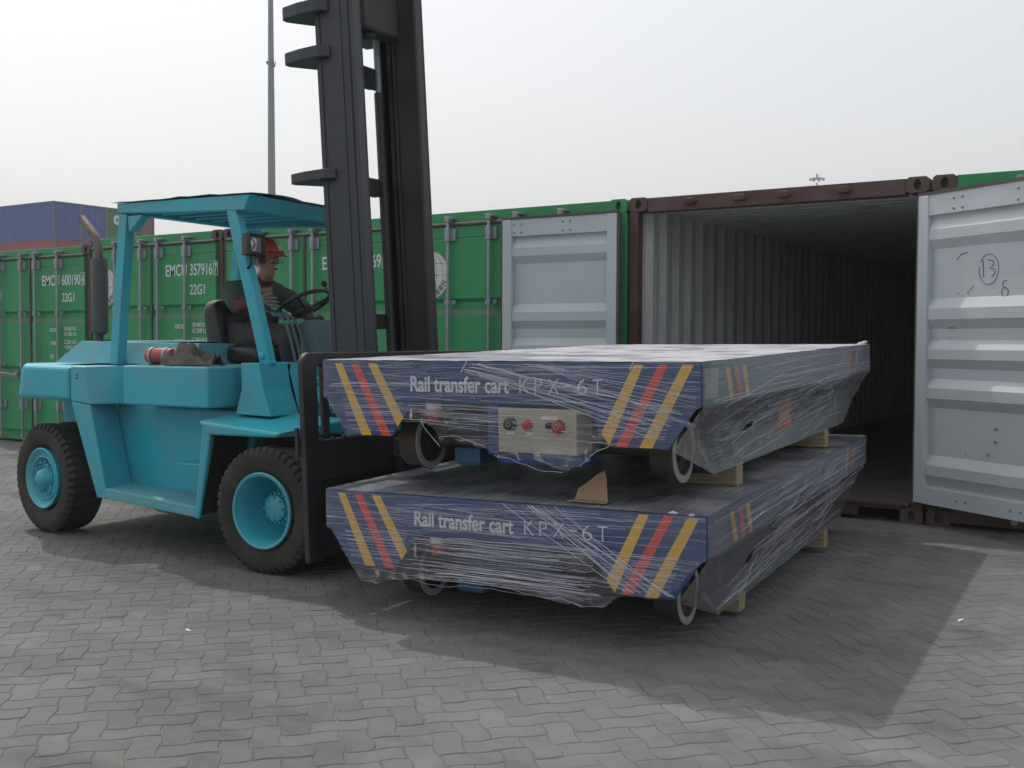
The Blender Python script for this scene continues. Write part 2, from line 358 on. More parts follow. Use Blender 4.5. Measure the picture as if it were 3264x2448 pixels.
def build_paving():
    w, gap, A = .100, .0022, .0075
    th = R(46.5); c, s = math.cos(th), math.sin(th)
    x0, x1, y0, y1 = -12.5, 7.5, -7.2, .55
    lam = 2*w
    def world_(a, b_):
        a2 = a+A*math.sin(2*math.pi*b_/lam); b2 = b_+A*math.sin(2*math.pi*a/lam)
        return a2*c-b2*s, a2*s+b2*c
    V = []; F = []; tone = []
    cs = [(x0, y0), (x1, y0), (x1, y1), (x0, y1)]
    ab = [(x*c+y*s, -x*s+y*c) for x, y in cs]
    i0, i1 = int(min(a for a, _ in ab)/w)-2, int(max(a for a, _ in ab)/w)+2
    j0, j1 = int(min(b for _, b in ab)/w)-2, int(max(b for _, b in ab)/w)+2
    for i in range(i0, i1):
        for j in range(j0, j1):
            k = (i-j) % 4
            if k == 0: a0, a1, b0, b1 = i*w, (i+2)*w, j*w, (j+1)*w
            elif k == 2: a0, a1, b0, b1 = i*w, (i+1)*w, (j-1)*w, (j+1)*w
            else: continue
            mx, my = world_((a0+a1)/2, (b0+b1)/2)
            if not (x0 < mx < x1 and y0 < my < y1): continue
            if my > -2.6 and mx < -10.5: continue
            na, nb = (6, 3) if k == 0 else (3, 6)
            def ring(g, z):
                A0, A1, B0, B1 = a0+g, a1-g, b0+g, b1-g
                P = [(A0+(A1-A0)*q/na, B0) for q in range(na)]+[(A1, B0+(B1-B0)*q/nb) for q in range(nb)]
                P += [(A1-(A1-A0)*q/na, B1) for q in range(na)]+[(A0, B1-(B1-B0)*q/nb) for q in range(nb)]
                return [(*world_(p, q), z(p, q)) for p, q in P]
            tx, ty, tz = rnd.gauss(0, .005), rnd.gauss(0, .005), rnd.gauss(-.0008, .0005)
            ca, cb = (a0+a1)/2, (b0+b1)/2
            zt = lambda p, q: min(tz, -.0001)+tx*(p-ca)+ty*(q-cb)
            T = ring(gap+.0035, zt); S = ring(gap, lambda p, q: zt(p, q)-.003); n = len(T); b = len(V)
            V += T+S; F.append(tuple(range(b, b+n)))
            for q in range(n):
                q2 = (q+1) % n; F.append((b+q, b+n+q, b+n+q2, b+q2))
            tone += [min(1, max(0, rnd.gauss(.5, .22)))]*(n+1)
    me = bpy.data.meshes.new('paving'); me.from_pydata(V, [], F); me.materials.append(MT['pavers'])
    at = me.attributes.new('tone', 'FLOAT', 'FACE'); at.data.foreach_set('value', tone)
    o = bpy.data.objects.new('paving', me); COL.objects.link(o); struct(o)
    g = MB(); g.poly([(-600, -600, -.0038), (600, -600, -.0038), (600, 600, -.0038), (-600, 600, -.0038)])
    struct(g.build('ground', 'sandjoint'))
build_paving()

# ---------------------------------------------------------------- shipping containers
H = 2.591
def casting(mb, x, z, w=.165, h=.118, d=.178, y=-.012, hz=True):
    # corner block with a real oval hole in its front
    cx, cz = x+w/2, z+h/2; n = 20
    ov = []; rc = []
    for i in range(n):
        t = 2*math.pi*(i+.5)/n
        ov.append((cx+.026*math.cos(t), cz+.040*math.sin(t)))
        q = max(abs(math.cos(t))/(w/2), abs(math.sin(t))/(h/2)); rc.append((cx+math.cos(t)/q, cz+math.sin(t)/q))
    b = len(mb.v)
    mb.v += [Vector((p, y, q)) for p, q in rc]+[Vector((p, y, q)) for p, q in ov]+[Vector((p, y+.05, q)) for p, q in ov]+[Vector((p, y+d, q)) for p, q in rc]
    for i in range(n):
        j = (i+1) % n
        mb.face((b+i, b+j, b+n+j, b+n+i)); mb.face((b+n+i, b+n+j, b+2*n+j, b+2*n+i)); mb.face((b+j, b+i, b+3*n+i, b+3*n+j))
    mb.face([b+2*n+i for i in range(n)]); mb.face([b+3*n+i for i in range(n)])

def corr_wall(mb, p0, p1, z0, z1, nrm, per=.28, dep=1.):
    # vertical trapezoid corrugation between two plan points
    p0, p1, nrm = Vector((*p0, 0)), Vector((*p1, 0)), Vector(nrm); L = (p1-p0).length; k = max(1, round(L/per)); d = (p1-p0)/k
    pts = []
    for i in range(k):
        for f, q in ((0, 0), (.28, 0), (.5, 1), (.78, 1)): pts.append(p0+d*(i+f)+nrm*dep*q)
    pts.append(p1)
    for a, c in zip(pts, pts[1:]): mb.poly([(a.x, a.y, z0), (c.x, c.y, z0), (c.x, c.y, z1), (a.x, a.y, z1)])

GPROF = [(0, 0), (.045, 0), (.05, .006), (.055, 0), (.30, 0), (.315, .034), (.345, .034), (.37, 0), (.625, 0), (.64, .034), (.665, .034), (.69, 0), (1, 0)]   # outside, from the top
def ribbon(mb, x0, x1, z0, z1, prof, y, dusty=None):
    base = mb.mats[mb.cur]
    P = [(z1-(z1-z0)*f, y+d) for f, d in prof]
    for (za, ya), (zb, yb) in zip(P, P[1:]):
        mb.use(dusty if dusty and yb < ya-.02 else base); mb.poly([(x0, yb, zb), (x1, yb, zb), (x1, ya, za), (x0, ya, za)])

def logo(mb, cx, cz, r, y):
    mb.use('signwhite'); mb.disc((cx, y, cz), (0, -1, 0), r, 48)
    mb.use('logored'); y1 = y-.001
    def strip(pts, wd):
        for a, c in zip(pts, pts[1:]):
            d = Vector((c[0]-a[0], c[1]-a[1])); q = Vector((-d.y, d.x)).normalized()*wd/2
            mb.poly([(cx+a[0]-q.x, y1, cz+a[1]-q.y), (cx+c[0]-q.x, y1, cz+c[1]-q.y), (cx+c[0]+q.x, y1, cz+c[1]+q.y), (cx+a[0]+q.x, y1, cz+a[1]+q.y)])
    for k in (-.72, -.38, 0, .38, .72): strip([(r*.96*k*math.cos(t), r*.96*math.sin(t)) for t in [-1.5+3.*i/14 for i in range(15)]], .005)
    for k in (-.45, 0, .45): strip([(r*.95*math.sqrt(1-k*k)*u, r*.95*(k+.12*k*(1-u*u))) for u in [-1+2*i/10 for i in range(11)]], .005)
    strip([(r*.985*math.cos(2*math.pi*i/48), r*.985*math.sin(2*math.pi*i/48)) for i in range(49)], .007)
    mb.use('logogreen'); st = []
    for i in range(16):
        t = math.pi*i/8; q = (.50 if i % 4 == 0 else .34) if i % 2 == 0 else .13
        st.append((cx+r*q*math.sin(t), y-.002, cz+r*q*math.cos(t)))
    mb.poly(st[::-1])
    word = 'EVERGREEN'
    for i, ch in enumerate(word):
        t = R(203+134*i/8); rr = r*.89; ca, sa = math.cos(t), math.sin(t)
        def pl(u, v, w, ca=ca, sa=sa):
            u -= .02; q = rr-v
            return (cx+q*ca-u*sa, y-.0015-w, cz+q*sa+u*ca)
        mb.text(ch, .052, pl, width=.040, bold=.02)

def green_container(name, label, x0, x1, number, gross=True, has_logo=True, castmat='rust_and_shade_brown', postmat='rust_and_shade_brown', ghost=False, depth=6.06):
    root = thing(name, label, 'shipping container', (x0, 0, 0), 0, 'green shipping containers in the row')
    W = x1-x0; c = W/2
    b = MB(); b.use('green')
    b.box((.05, .06, 2.50), (W-.05, depth, 2.575)); b.box((.05, .05, .10), (W-.05, depth, .16))
    corr_wall(b, (.03, .12), (.03, depth), .14, 2.5, (.001, 0, 0)); corr_wall(b, (W-.03, .12), (W-.03, depth), .14, 2.5, (-.001, 0, 0))
    b.poly([(.04, depth, .1), (W-.04, depth, .1), (W-.04, depth, 2.5), (.04, depth, 2.5)])
    b.build('body', None, root)
    h = MB(); h.use('green'); h.box((.165, -.004, 2.478), (W-.165, .06, 2.583)); h.build('header_rail', None, root, bevel=.005)
    s = MB(); s.box((.165, -.004, .03), (W-.165, .06, .165)); s.build('door_sill', 'green' if x0 < 0 else 'rust_and_shade_brown', root, bevel=.005)  # right end sill in dark brown, the shadow there put into its colour
    for xx in (0, W-.072): p = MB(); p.use(postmat); p.box((xx, -.006, .118), (xx+.072, .10, 2.473)); p.build('corner_post', None, root, bevel=.006)
    for xx in (0, W-.165):
        for zz in (0, H-.118): k = MB(); k.use(castmat); casting(k, xx, zz); k.build('corner_casting', None, root)
    g = MB(); g.tube([(.075, -.052, 2.463), (W-.075, -.052, 2.463)], .017, 8); g.box((c-.016, -.055, .17), (c+.016, -.03, 2.46)); g.build('door_gasket', 'gasket', root)
    for side in (0, 1):
        xa, xb = (.078, c-.018) if side == 0 else (c+.018, W-.078)
        d = MB(); d.use('green'); ribbon(d, xa, xb, .17, 2.445, GPROF, -.042, 'grime')
        d.poly([(xa, -.042, .17), (xa, 0, .17), (xa, 0, 2.445), (xa, -.042, 2.445)]); d.poly([(xb, -.042, .17), (xb, -.042, 2.445), (xb, 0, 2.445), (xb, 0, .17)])
        door = d.build('door', None, root)
        for xr in ((c-.62, c-.15) if side == 0 else (c+.15, c+.62)):
            r = MB(); r.use('zinc'); r.tube([(xr, -.085, .10), (xr, -.085, 2.50)], .0165, 10)
            r.box((xr-.026, -.11, 2.485), (xr+.026, -.05, 2.535)); r.box((xr-.034, -.10, 2.51), (xr+.040, -.004, 2.53)); r.box((xr-.02, -.105, .07), (xr+.02, -.06, .12))
            for zz, hh in ((2.30, .125), (1.70, .05), (1.02, .05), (.45, .125)):
                r.box((xr-.024, -.108, zz), (xr+.026, -.06, zz+hh)); r.box((xr+.026, -.066, zz+.005), (xr+.072, -.0425, zz+hh-.005))
            rod = r.build('lock_rod', None, door, bevel=.003)
        hd = MB(); xr = c-.62 if side == 0 else c+.62; sgn = 1 if side == 0 else -1
        hd.tube([(xr, -.10, .93), (xr+sgn*.16, -.12, .93), (xr+sgn*.40, -.115, .915)], .011, 8); hd.box((xr+sgn*.36-.03, -.10, .88), (xr+sgn*.36+.03, -.043, .96)); hd.build('handle', 'zinc', door)
        if side == 0 and has_logo:
            l = MB(); logo(l, c-.87, 1.99, .24, -.0445); l.build('emblem', None, door)
        if side == 1:
            t = MB(); t.use('letter'); yy = -.0435
            pl = lambda X, Z: (lambda u, v, w: (X+u, yy-w, Z+v))
            pre, num, chk = number
            t.text(pre, .135, pl(c+.255, 2.09), width=.36, bold=.012)
            t.text(num, .135, pl(c+.665, 2.09), width=.37, bold=.012)
            t.text(chk, .125, pl(c+1.065, 2.095), width=.045, bold=.012)
            for a, bq in (((c+1.05, 2.078), (c+1.125, 2.084)), ((c+1.05, 2.234), (c+1.125, 2.24)), ((c+1.05, 2.078), (c+1.056, 2.24)), ((c+1.119, 2.078), (c+1.125, 2.24))): t.box((a[0], yy-.001, a[1]), (bq[0], yy, bq[1]))
            t.build('container_number', None, door); t = MB(); t.use('letter')
            t.text('22G1', .115, pl(c+.66, 1.875), width=.25, bold=.012)
            t.build('type_code', None, door)
            if gross:
                t = MB(); t.use('letter')
                z = 1.505
                for head, rows in (('GROSS', ('30,480 KG', '67,200 LB')), ('TARE', ('2,200 KG', '4,850 LB')), ('NET', ('28,280 KG', '62,350 LB'))):
                    t.text(head, .05, pl(c+.40, z-.02), width=.045*len(head)*.72, bold=.01)
                    for q in rows: t.text(q, .05, pl(c+.70, z), width=.24, bold=.006); z -= .068
                    z -= .035
                t.build('weight_marking', None, door)
    return root
green_container('shipping_container', 'green container at the left end of the row, behind the forklift exhaust pipe', -9.76, -7.385, ('EMCU', '600190', '4')).scale = (1, 1, .975)
gc2 = green_container('shipping_container', 'green container marked EMCU 3579167, seen through the forklift overhead guard', -7.365, -5.035, ('EMCU', '357916', '7'))
green_container('shipping_container', 'green container behind the driver and the black mast', -5.015, -2.515, ('EMCU', '352869', '1'), castmat='rust_and_shade_brown')
green_container('shipping_container', 'green container just right of the mast, partly covered by a grey open door', -2.49, -.025, ('EMCU', '381422', '5'), castmat='green', postmat='green')
green_container('shipping_container', 'green container at the right end, hidden behind the wide swung open door', 2.475, 4.93, ('EMCU', '369157', '0'), has_logo=False)

# the open container
CW = 2.45; DP = 12.19
oc = thing('shipping_container', 'open brown container with a pale empty interior and both doors swung back', 'shipping container')
b = MB(); b.use('brown')
b.box((.04, .02, 2.545), (CW-.04, DP, 2.575))
b.box((.02, .10, .05), (.075, DP, .16)); b.box((CW-.075, .10, .05), (CW-.02, DP, .16))
b.poly([(.012, .12, .16), (.012, DP, .16), (.012, DP, 2.56), (.012, .12, 2.56)]); b.poly([(CW-.012, .12, .16), (CW-.012, DP, .16), (CW-.012, DP, 2.56), (CW-.012, .12, 2.56)])
b.poly([(0, DP+.05, .1), (CW, DP+.05, .1), (CW, DP+.05, 2.56), (0, DP+.05, 2.56)])
b.build('body', None, oc)
b = MB(); b.use('inwall'); corr_wall(b, (.052, .13), (.052, DP), .155, 2.535, (.045, 0, 0)); corr_wall(b, (CW-.052, DP), (CW-.052, .13), .155, 2.535, (-.045, 0, 0))
corr_wall(b, (.05, DP), (CW-.05, DP), .155, 2.535, (0, -.04, 0)); b.build('inner_wall', None, oc)
b = MB(); b.use('inwall')
k = int(DP/.21)
for i in range(k):   # ribbed ceiling
    y0 = .14+i*(DP-.2)/k; dy = (DP-.2)/k
    zs = (2.530, 2.530, 2.512, 2.512, 2.530); fs = (0, .3, .42, .88, 1)
    for q in range(4): b.poly([(.06, y0+dy*fs[q], zs[q]), (CW-.06, y0+dy*fs[q], zs[q]), (CW-.06, y0+dy*fs[q+1], zs[q+1]), (.06, y0+dy*fs[q+1], zs[q+1])])
b.build('ceiling', None, oc)
b = MB(); b.box((.055, .05, .11), (CW-.055, DP, .152)); b.build('floor', 'floorwood', oc)
b = MB(); b.use('rust_and_shade_brown'); b.box((.10, -.03, .128), (CW-.10, .05, .156)); b.build('threshold', None, oc, bevel=.006)
b = MB(); b.use('brown'); b.box((.165, -.012, .028), (.42, .045, .127)); b.box((.62, -.012, .028), (1.97, .045, .127)); b.box((.42, -.008, .098), (.62, .045, .126)); b.box((1.97, -.008, .098), (CW-.166, .045, .126)); b.build('door_sill', None, oc, bevel=.005)
b = MB(); b.use('brown'); b.box((.166, -.006, 2.462), (CW-.166, .11, 2.583)); b.build('header_rail', None, oc, bevel=.006)
for xx in (.56, 1.0, 1.36, 1.83):
    b = MB(); b.use('brown'); b.box((xx-.045, -.055, 2.505), (xx+.045, -.005, 2.555)); b.box((xx-.06, -.035, 2.515), (xx+.06, -.004, 2.545)); b.build('rod_keeper', None, oc, bevel=.008)
for xx in (0, CW-.078): b = MB(); b.use('brown'); b.box((xx, -.006, .118), (xx+.078, .10, 2.473)); b.build('corner_post', None, oc, bevel=.006)
for xx in (0, CW-.165):
    for zz in (0, H-.118): b = MB(); b.use('rust_and_shade_brown'); casting(b, xx, zz); b.build('corner_casting', None, oc)
IPROF = [(0, .0), (.0655, .0), (.067, .040), (.075, .040), (.112, .006), (.144, .006), (.174, .044), (.333, .044), (.366, .006), (.40, .006), (.431, .044), (.467, .044), (.497, .006), (.528, .006), (.558, .044), (.592, .044), (.622, .006), (.655, .006), (.686, .044), (.84, .044), (.872, .006), (.905, .006), (.938, .044), (.944, .044), (.946, -.002), (1, -.002)]
def open_door(x0, x1, z0, z1, rot, hinge, marks):
    root = MB(); root.use('white'); fwid = .095
    ribbon(root, x0+fwid, x1-fwid, z0, z1, IPROF, -.004)
    for xa, xb in ((x0, x0+fwid), (x1-fwid, x1)): root.box((xa, -.014, z0), (xb, .045, z1))
    root.use('green' if False else 'brown'); root.poly([(x0+.01, .046, z0), (x1-.01, .046, z0), (x1-.01, .046, z1), (x0+.01, .046, z1)])
    o = root.build('door', None, oc, bevel=.007); o.location = hinge; o.rotation_euler = (0, 0, rot)
    g = MB(); g.use('gasket'); g.box((x0-.006, -.012, z1+.001), (x1+.006, .05, z1+.022)); g.box((x0-.02, -.006, z0-.02), (x0-.001, .05, z1)); g.box((x1+.001, -.006, z0-.02), (x1+.02, .05, z1))
    g.build('door_gasket', None, o)
    rv = MB(); rv.use('zinc'); h = z1-z0
    zt = z1-.045*h*.5
    for xm in marks['rivets']:
        for dx in (-.038, .038):
            for f in (.019, .052): rv.ball((x0+xm+dx, -.006, z1-h*f), .0115, sy=.55, n=8, m=5)
    for xm, f in marks.get('studs', []): rv.ball((x0+xm, .036, z1-h*f), .013, sy=.9, n=8, m=5)
    for xm in marks.get('low', []):
        for dx in (-.04, .04): rv.ball((x0+xm+dx, -.008, z1-h*.972), .012, sy=.55, n=8, m=5)
    rv.build('rivet', None, o)
    return o
def stroke(mb, pts, place, wd):
    P = [Vector(place(*p)) for p in pts]; mb.tube(P, wd/2, 5)
dl = open_door(-1.185, -.035, .175, 2.452, R(.6), (0, -.172, 0), dict(rivets=(.16, .66)))
dr = open_door(.0, 1.16, .175, 2.435, R(-33), (2.395, -.055, 0), dict(rivets=(.36, .90), low=(.44, .9), studs=((.69, .735), (.69, .775), (.63, .815), (.62, .858))))
# marker writing on the right door: a ringed 13 and an 8
mk = MB(); mk.use('ink'); YI = .0385
plc = lambda u, v: (u+.105, YI, v+.075)
def arc(cx, cz, rx, rz, a0, a1, n=14): return [(cx+rx*math.cos(R(a0+(a1-a0)*i/n)), cz+rz*math.sin(R(a0+(a1-a0)*i/n))) for i in range(n+1)]
stroke(mk, [(.445, 1.86), (.452, 1.74)], plc, .006)
stroke(mk, [(.485, 1.86), (.53, 1.85), (.535, 1.825), (.505, 1.80), (.545, 1.79), (.55, 1.765), (.52, 1.74)], plc, .006)
stroke(mk, arc(.495, 1.795, .082, .105, 150, -190, 26), plc, .0045)
stroke(mk, arc(.635, 1.685, .024, .027, 60, 300, 12)+arc(.632, 1.632, .028, .032, 120, -230, 16), plc, .0045)
stroke(mk, [(.215, 1.875), (.25, 1.912), (.31, 1.925)], plc, .006); stroke(mk, [(.31, 1.635), (.34, 1.66), (.37, 1.69)], plc, .003)
stroke(mk, [(.42, 1.18), (.45, 1.18)], plc, .012); stroke(mk, [(.30, 1.47-.002), (.345, 1.467)], lambda u, v: (u, .0, v), .008)
for i in range(7): x = .1+rnd.random()*1.0; z = .3+rnd.random()*1.9; stroke(mk, [(x, z), (x+rnd.uniform(-.02, .02), z+rnd.uniform(-.03, .03))], lambda u, v: (u, -.006 if False else YI, v), .003)
mk.build('marker_writing', None, dr)
mk = MB(); mk.use('rust')
for u, v, du, dv in ((.09, 1.05, .02, .05), (.11, 1.02, .03, .03), (.70, 1.17, 0, -.05), (.08, 1.12, .01, .035), (.22, .88, .08, .004), (.20, .87, .05, -.012)): stroke(mk, [(-1.185+u, v), (-1.185+u+du, v+dv)], lambda a, c_: (a, -.016 if a < -1.09 else .0, c_), .006)
mk.build('scuff_mark', None, dl)

# ---------------------------------------------------------------- stack of containers in the distance
STK = (-59.3, 34.8); TZ = 2.5
def far_container(label, m, ix, iy, tier, first=False):
    L = 12.19; root = thing('stacked_container', label, 'shipping container', (STK[0], STK[1]+iy*2.02, tier*TZ+.42), 0, 'containers in the distant stack')
    b = MB(); b.use(m); corr_wall(b, (-L+.1, .03), (-.1, .03), .15, 2.47, (0, .04, 0)); corr_wall(b, (-.04, .1), (-.04, 2.34), .15, 2.47, (-.04, 0, 0))
    b.box((-L, .05, 2.47), (-.02, 2.4, 2.585)); b.box((-L, .0, .02), (0, .05, .15)); b.box((-L, .0, 2.47), (0, .05, 2.59)); b.box((-.05, .051, .02), (0, 2.388, .15)); b.box((-.05, .051, 2.471), (0, 2.388, 2.588))
    b.poly([(-L, .05, .1), (-L, 2.4, .1), (-L, 2.4, 2.5), (-L, .05, 2.5)]); b.poly([(-L, 2.42, .1), (0, 2.42, .1), (0, 2.42, 2.5), (-L, 2.42, 2.5)]); b.build('body', None, root)
    for x, y in ((-.1, -.01), (-L-.01, -.01), (-.1, 2.34)): p = MB(); p.use('farpost'); p.box((x, y, 0), (x+.11, y+.11, 2.595)); p.build('corner_post', None, root)
    root.scale = (1, .82, TZ/2.6)
    return root
f1 = far_container('blue container at the near corner, on top of the distant stack', 'farblue', 0, 0, 3)
f2 = far_container('second blue container from the corner, on top of the distant stack', 'farblue', 0, 1, 3)
f3 = far_container('green container between a blue and a brown one, on top of the distant stack', 'fargreen', 0, 2, 3)
f4 = far_container('brown container at the right end, on top of the distant stack', 'farbrown', 0, 3, 3)
e = MB(); e.use('signwhite'); e.disc((.012, 1.05, 1.75), (1, 0, 0), .36, 20); e.use('fargreen'); e.disc((.016, 1.05, 1.75), (1, 0, 0), .13, 12); e.build('emblem', None, f3)
r1 = far_container('red container under the corner blue one in the distant stack', 'farred', 0, 0, 2)
r2 = far_container('red container under the second blue one in the distant stack', 'farred', 0, 1, 2)
for i in (2, 3): dup(r1, (STK[0], STK[1]+i*2.02, 2*TZ+.42), 'red container of the distant stack, out of sight behind the green row', 'containers in the distant stack')
for tier in (0, 1):
    for i in range(4): dd = dup(r1, (STK[0], STK[1]+i*2.02, tier*(TZ+.42)), 'red container of the distant stack, out of sight behind the green row', 'containers in the distant stack'); dd.scale = (1, .82, (TZ if tier else TZ+.42)/2.6)

# ---------------------------------------------------------------- lamp masts
P = CAM+74*uray(866, 600)
lm = thing('lamp_mast', 'tall tapering grey lamp mast rising behind the forklift guard', 'lamp mast', (P.x, P.y, 0), 0, 'tall lamp masts of the yard')
b = MB(); b.tube([(0, 0, 0), (0, 0, 14), (0, 0, 25), (0, 0, 34)], [.30, .25, .175, .12], 16); b.build('pole', 'mastgrey', lm)
zc = (CAM+74*uray(862, 203)).z
b = MB(); b.tube([(.34*math.cos(t), .34*math.sin(t), zc) for t in [2*math.pi*i/18 for i in range(19)]], .022, 6); b.tube([(-.34, 0, zc), (.34, 0, zc)], .02, 6); b.build('bracket_ring', 'mastgrey', lm)
for sx, dz in ((-.30, .0), (.30, -.24)):
    b = MB(); b.box((sx-.06, -.09, zc+dz-.12), (sx+.06, .09, zc+dz+.12)); b.build('camera', 'farpost', lm, bevel=.03)
def head(parent, z, rad, n):
    b = MB(); b.tube([(rad*math.cos(t), rad*math.sin(t), z) for t in [2*math.pi*i/20 for i in range(21)]], .07, 6)
    for i in range(4): t = math.pi*i/4; b.tube([(-rad*math.cos(t), -rad*math.sin(t), z), (rad*math.cos(t), rad*math.sin(t), z)], .05, 6)
    b.tube([(0, 0, z-.2), (0, 0, z+1.0)], .22, 8); b.build('lamp_ring', 'mastgrey', parent)
    for i in range(n):
        t = 2*math.pi*i/n; b = MB(); m_ = Matrix.Rotation(t, 3, 'Z')
        b.box((rad, -.28, z-.42), (rad+.35, .28, z-.05)); b.xf(lambda p: m_ @ p); b.build('floodlight', 'mastgrey', parent, bevel=.05)
head(lm, 33.6, 1.5, 10)
P = CAM+235*uray(2604, 590)
fm = thing('lamp_mast', 'far off lamp mast whose ring of floodlights shows above the open container', 'lamp mast', (P.x, P.y, 0), 0, 'tall lamp masts of the yard')
zt = (CAM+235*uray(2604, 569)).z
b = MB(); b.tube([(0, 0, 0), (0, 0, zt-1)], [.5, .2], 10); b.build('pole', 'mastgrey', fm)
head(fm, zt, 1.35, 8)

# ---------------------------------------------------------------- bits lying on the paving
def on_ground(u, v):
    d = uray(u, v); return CAM+d*(-CAM.z/d.z)
def bit(name, label, cat, u, v, m, sx, sy, sz, seed):
    b = MB(); b.grid(lambda a, c: (sx*math.cos(2*math.pi*a)*math.sin(math.pi*c)*(1+.5*nz(a*5, c*4, seed)), sy*math.sin(2*math.pi*a)*math.sin(math.pi*c), max(0, sz*(.5+.5*math.cos(math.pi*c))*(1+.6*nz(a*6, c*3, seed+2)))), 14, 8)
    o = b.build(name, m); o.location = on_ground(u, v); o.rotation_euler = (0, 0, seed); tag(o, label, cat)
bit('paper_scrap', 'tiny white scrap on the sunlit paving at the right, beyond the cart shadow', 'scrap', 3062, 1979, 'signwhite', .030, .010, .008, 1.3)
bit('plastic_scrap', 'tiny pale scrap on the dark patch of paving in front of the forklift', 'scrap', 600, 2010, 'signwhite', .022, .008, .006, 2.9)
# ---------------------------------------------------------------- forklift (local frame: x forward, y to the far side, z up)
FO = Vector((-.4128, -2.9783, 0)); FH = R(3)
fk = thing('forklift', 'big teal forklift with a tall black mast, lifting the stacked blue carts', 'forklift', FO, FH)
def quadsheet(mb, P, th):   # closed slab from a polygon given as top points, thickened downward
    mb.prism([(p[0], p[1], p[2]-th) for p in P], (0, 0, th))

# chassis and body panels
b = MB(); b.use('teal')
b.hexa([(-1.72, -.57, .36), (-.60, -.57, .30), (-.60, .57, .30), (-1.72, .57, .36), (-1.72, -.57, .925), (-.40, -.57, .915), (-.40, .57, .915), (-1.72, .57, .925)])
b.box((-.62, -.47, .28), (.22, .47, .80)); b.box((-2.5, -.40, .42), (-1.721, .40, .94))
b.build('chassis', None, fk, bevel=.018)
b = MB(); b.use('teal')   # counterweight
lo = [(-2.375, -.85), (-1.84, -.85), (-1.84, .85), (-2.375, .85), (-2.72, .6), (-2.72, -.6)]; up = [(-2.325, -.85), (-1.84, -.85), (-1.84, .85), (-2.325, .85), (-2.66, .6), (-2.66, -.6)]
k0 = len(b.v); b.v += [Vector((x, y, .958-.01*(x+2.4))) for x, y in lo]+[Vector((x, y, 1.186-.012*(x+2.4))) for x, y in up]
b.face([k0+i for i in range(6)][::-1]); b.face([k0+6+i for i in range(6)])
for i in range(6): j = (i+1) % 6; b.face((k0+i, k0+j, k0+6+j, k0+6+i))
b.build('counterweight', None, fk, bevel=.03, seg=3)
for sy in (-1, 1):   # pillar leg leaning forward at either side
    b = MB(); b.use('teal'); f = lambda x, y, z: (x, sy*-y, z)
    lo = [(-1.584, -.85, .318), (-1.479, -.85, .312), (-1.545, -.575, .345), (-1.72, -.575, .35)]
    mid = [(-1.832, -.85, .949), (-1.641, -.85, .93), (-1.712, -.575, .93), (-1.9, -.575, .949)]; mid2 = [(-1.832, -.85, .9495), (-1.641, -.85, .9305), (-1.50, -.615, .9305), (-1.9, -.575, .9495)]
    top = [(-1.832, -.85, 1.186), (-1.706, -.85, 1.183), (-1.545, -.605, 1.190), (-1.9, -.575, 1.186)]
    for A, B in ((lo, mid), (mid2, top)): b.hexa([f(*q) for q in A]+[f(*q) for q in B])
    b.build('side_pillar', None, fk, bevel=.012)
    b = MB(); b.use('teal_dusty')   # step with a lip
    A = [(-1.50, -.85, .318), (-.66, -.85, .262), (-.70, -.571, .29), (-1.56, -.571, .335)]
    B = [(-1.50, -.85, .388), (-.66, -.85, .328), (-.70, -.571, .352), (-1.56, -.571, .396)]
    b.hexa([f(*q) for q in A]+[f(*q) for q in B]); b.build('step', None, fk, bevel=.008)
    b = MB(); b.use('teal')   # front mudguard: leaning leg and top sheet
    A = [(-.668, -.88, .262), (-.625, -.88, .262), (-.64, -.48, .28), (-.70, -.48, .28)]
    B = [(-.572, -.90, .845), (-.500, -.90, .80), (-.52, -.48, .80), (-.60, -.48, .845)]
    b.hexa([f(*q) for q in A]+[f(*q) for q in B])
    A = [(-.500, -.92, .79), (.03, -.92, .797), (.21, -.50, .80), (-.52, -.48, .80)]
    B = [(-.585, -.92, .870), (.06, -.92, .826), (.235, -.48, .893), (-.60, -.46, .925)]
    b.hexa([f(*q) for q in A]+[f(*q) for q in B])
    b.build('mudguard', None, fk, bevel=.014)
    b = MB(); b.use('darkhole'); b.poly([f(-.612, -.872, .29), f(-.612, -.49, .29), f(-.492, -.49, .787), f(-.492, -.872, .787)]); b.poly([f(-.492, -.905, .786), f(.02, -.905, .793), f(.20, -.51, .796), f(-.492, -.49, .786)]); b.build('mudguard_dark_sheet', None, fk)  # added dark sheets under the mudguard top and along its leg
b = MB(); b.use('teal'); b.box((-.90, -.80, .575), (-.645, -.64, .59)); b.box((-.70, -.65, .50), (-.68, -.58, .60)); b.build('foot_peg', None, fk, bevel=.004)
for dz in (0, .022):
    b = MB(); b.use('plastic'); b.lathe([(0, -.002), (.007, -.002), (.007, .002)], (-1.765, -.852, 1.105+dz), (0, 1, 0), 10); b.build('bolt_head', None, fk)
b = MB(); b.use('plastic'); b.box((-1.8365, -.8515, .955), (-1.8335, -.8495, 1.18)); b.build('panel_gap', None, fk)
# inner side of the wheel well
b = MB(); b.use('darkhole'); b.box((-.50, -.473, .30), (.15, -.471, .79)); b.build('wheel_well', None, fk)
# side box with the sloping front corner
for sy in (1, -1):
    b = MB(); b.use('teal'); pl = [(-1.335, -.84), (-.585, -.84), (-.575, -.62), (-.60, -.42), (-1.40, -.42)]
    b.prism([(x, sy*y, .942) for x, y in pl][::sy], (0, 0, .256)); b.build('side_box', None, fk, bevel=.016, seg=3)
b = MB(); b.use('teal_dark'); b.box((-1.3, -.57, .926), (-.45, .57, .936)); b.build('deck_plate', None, fk)
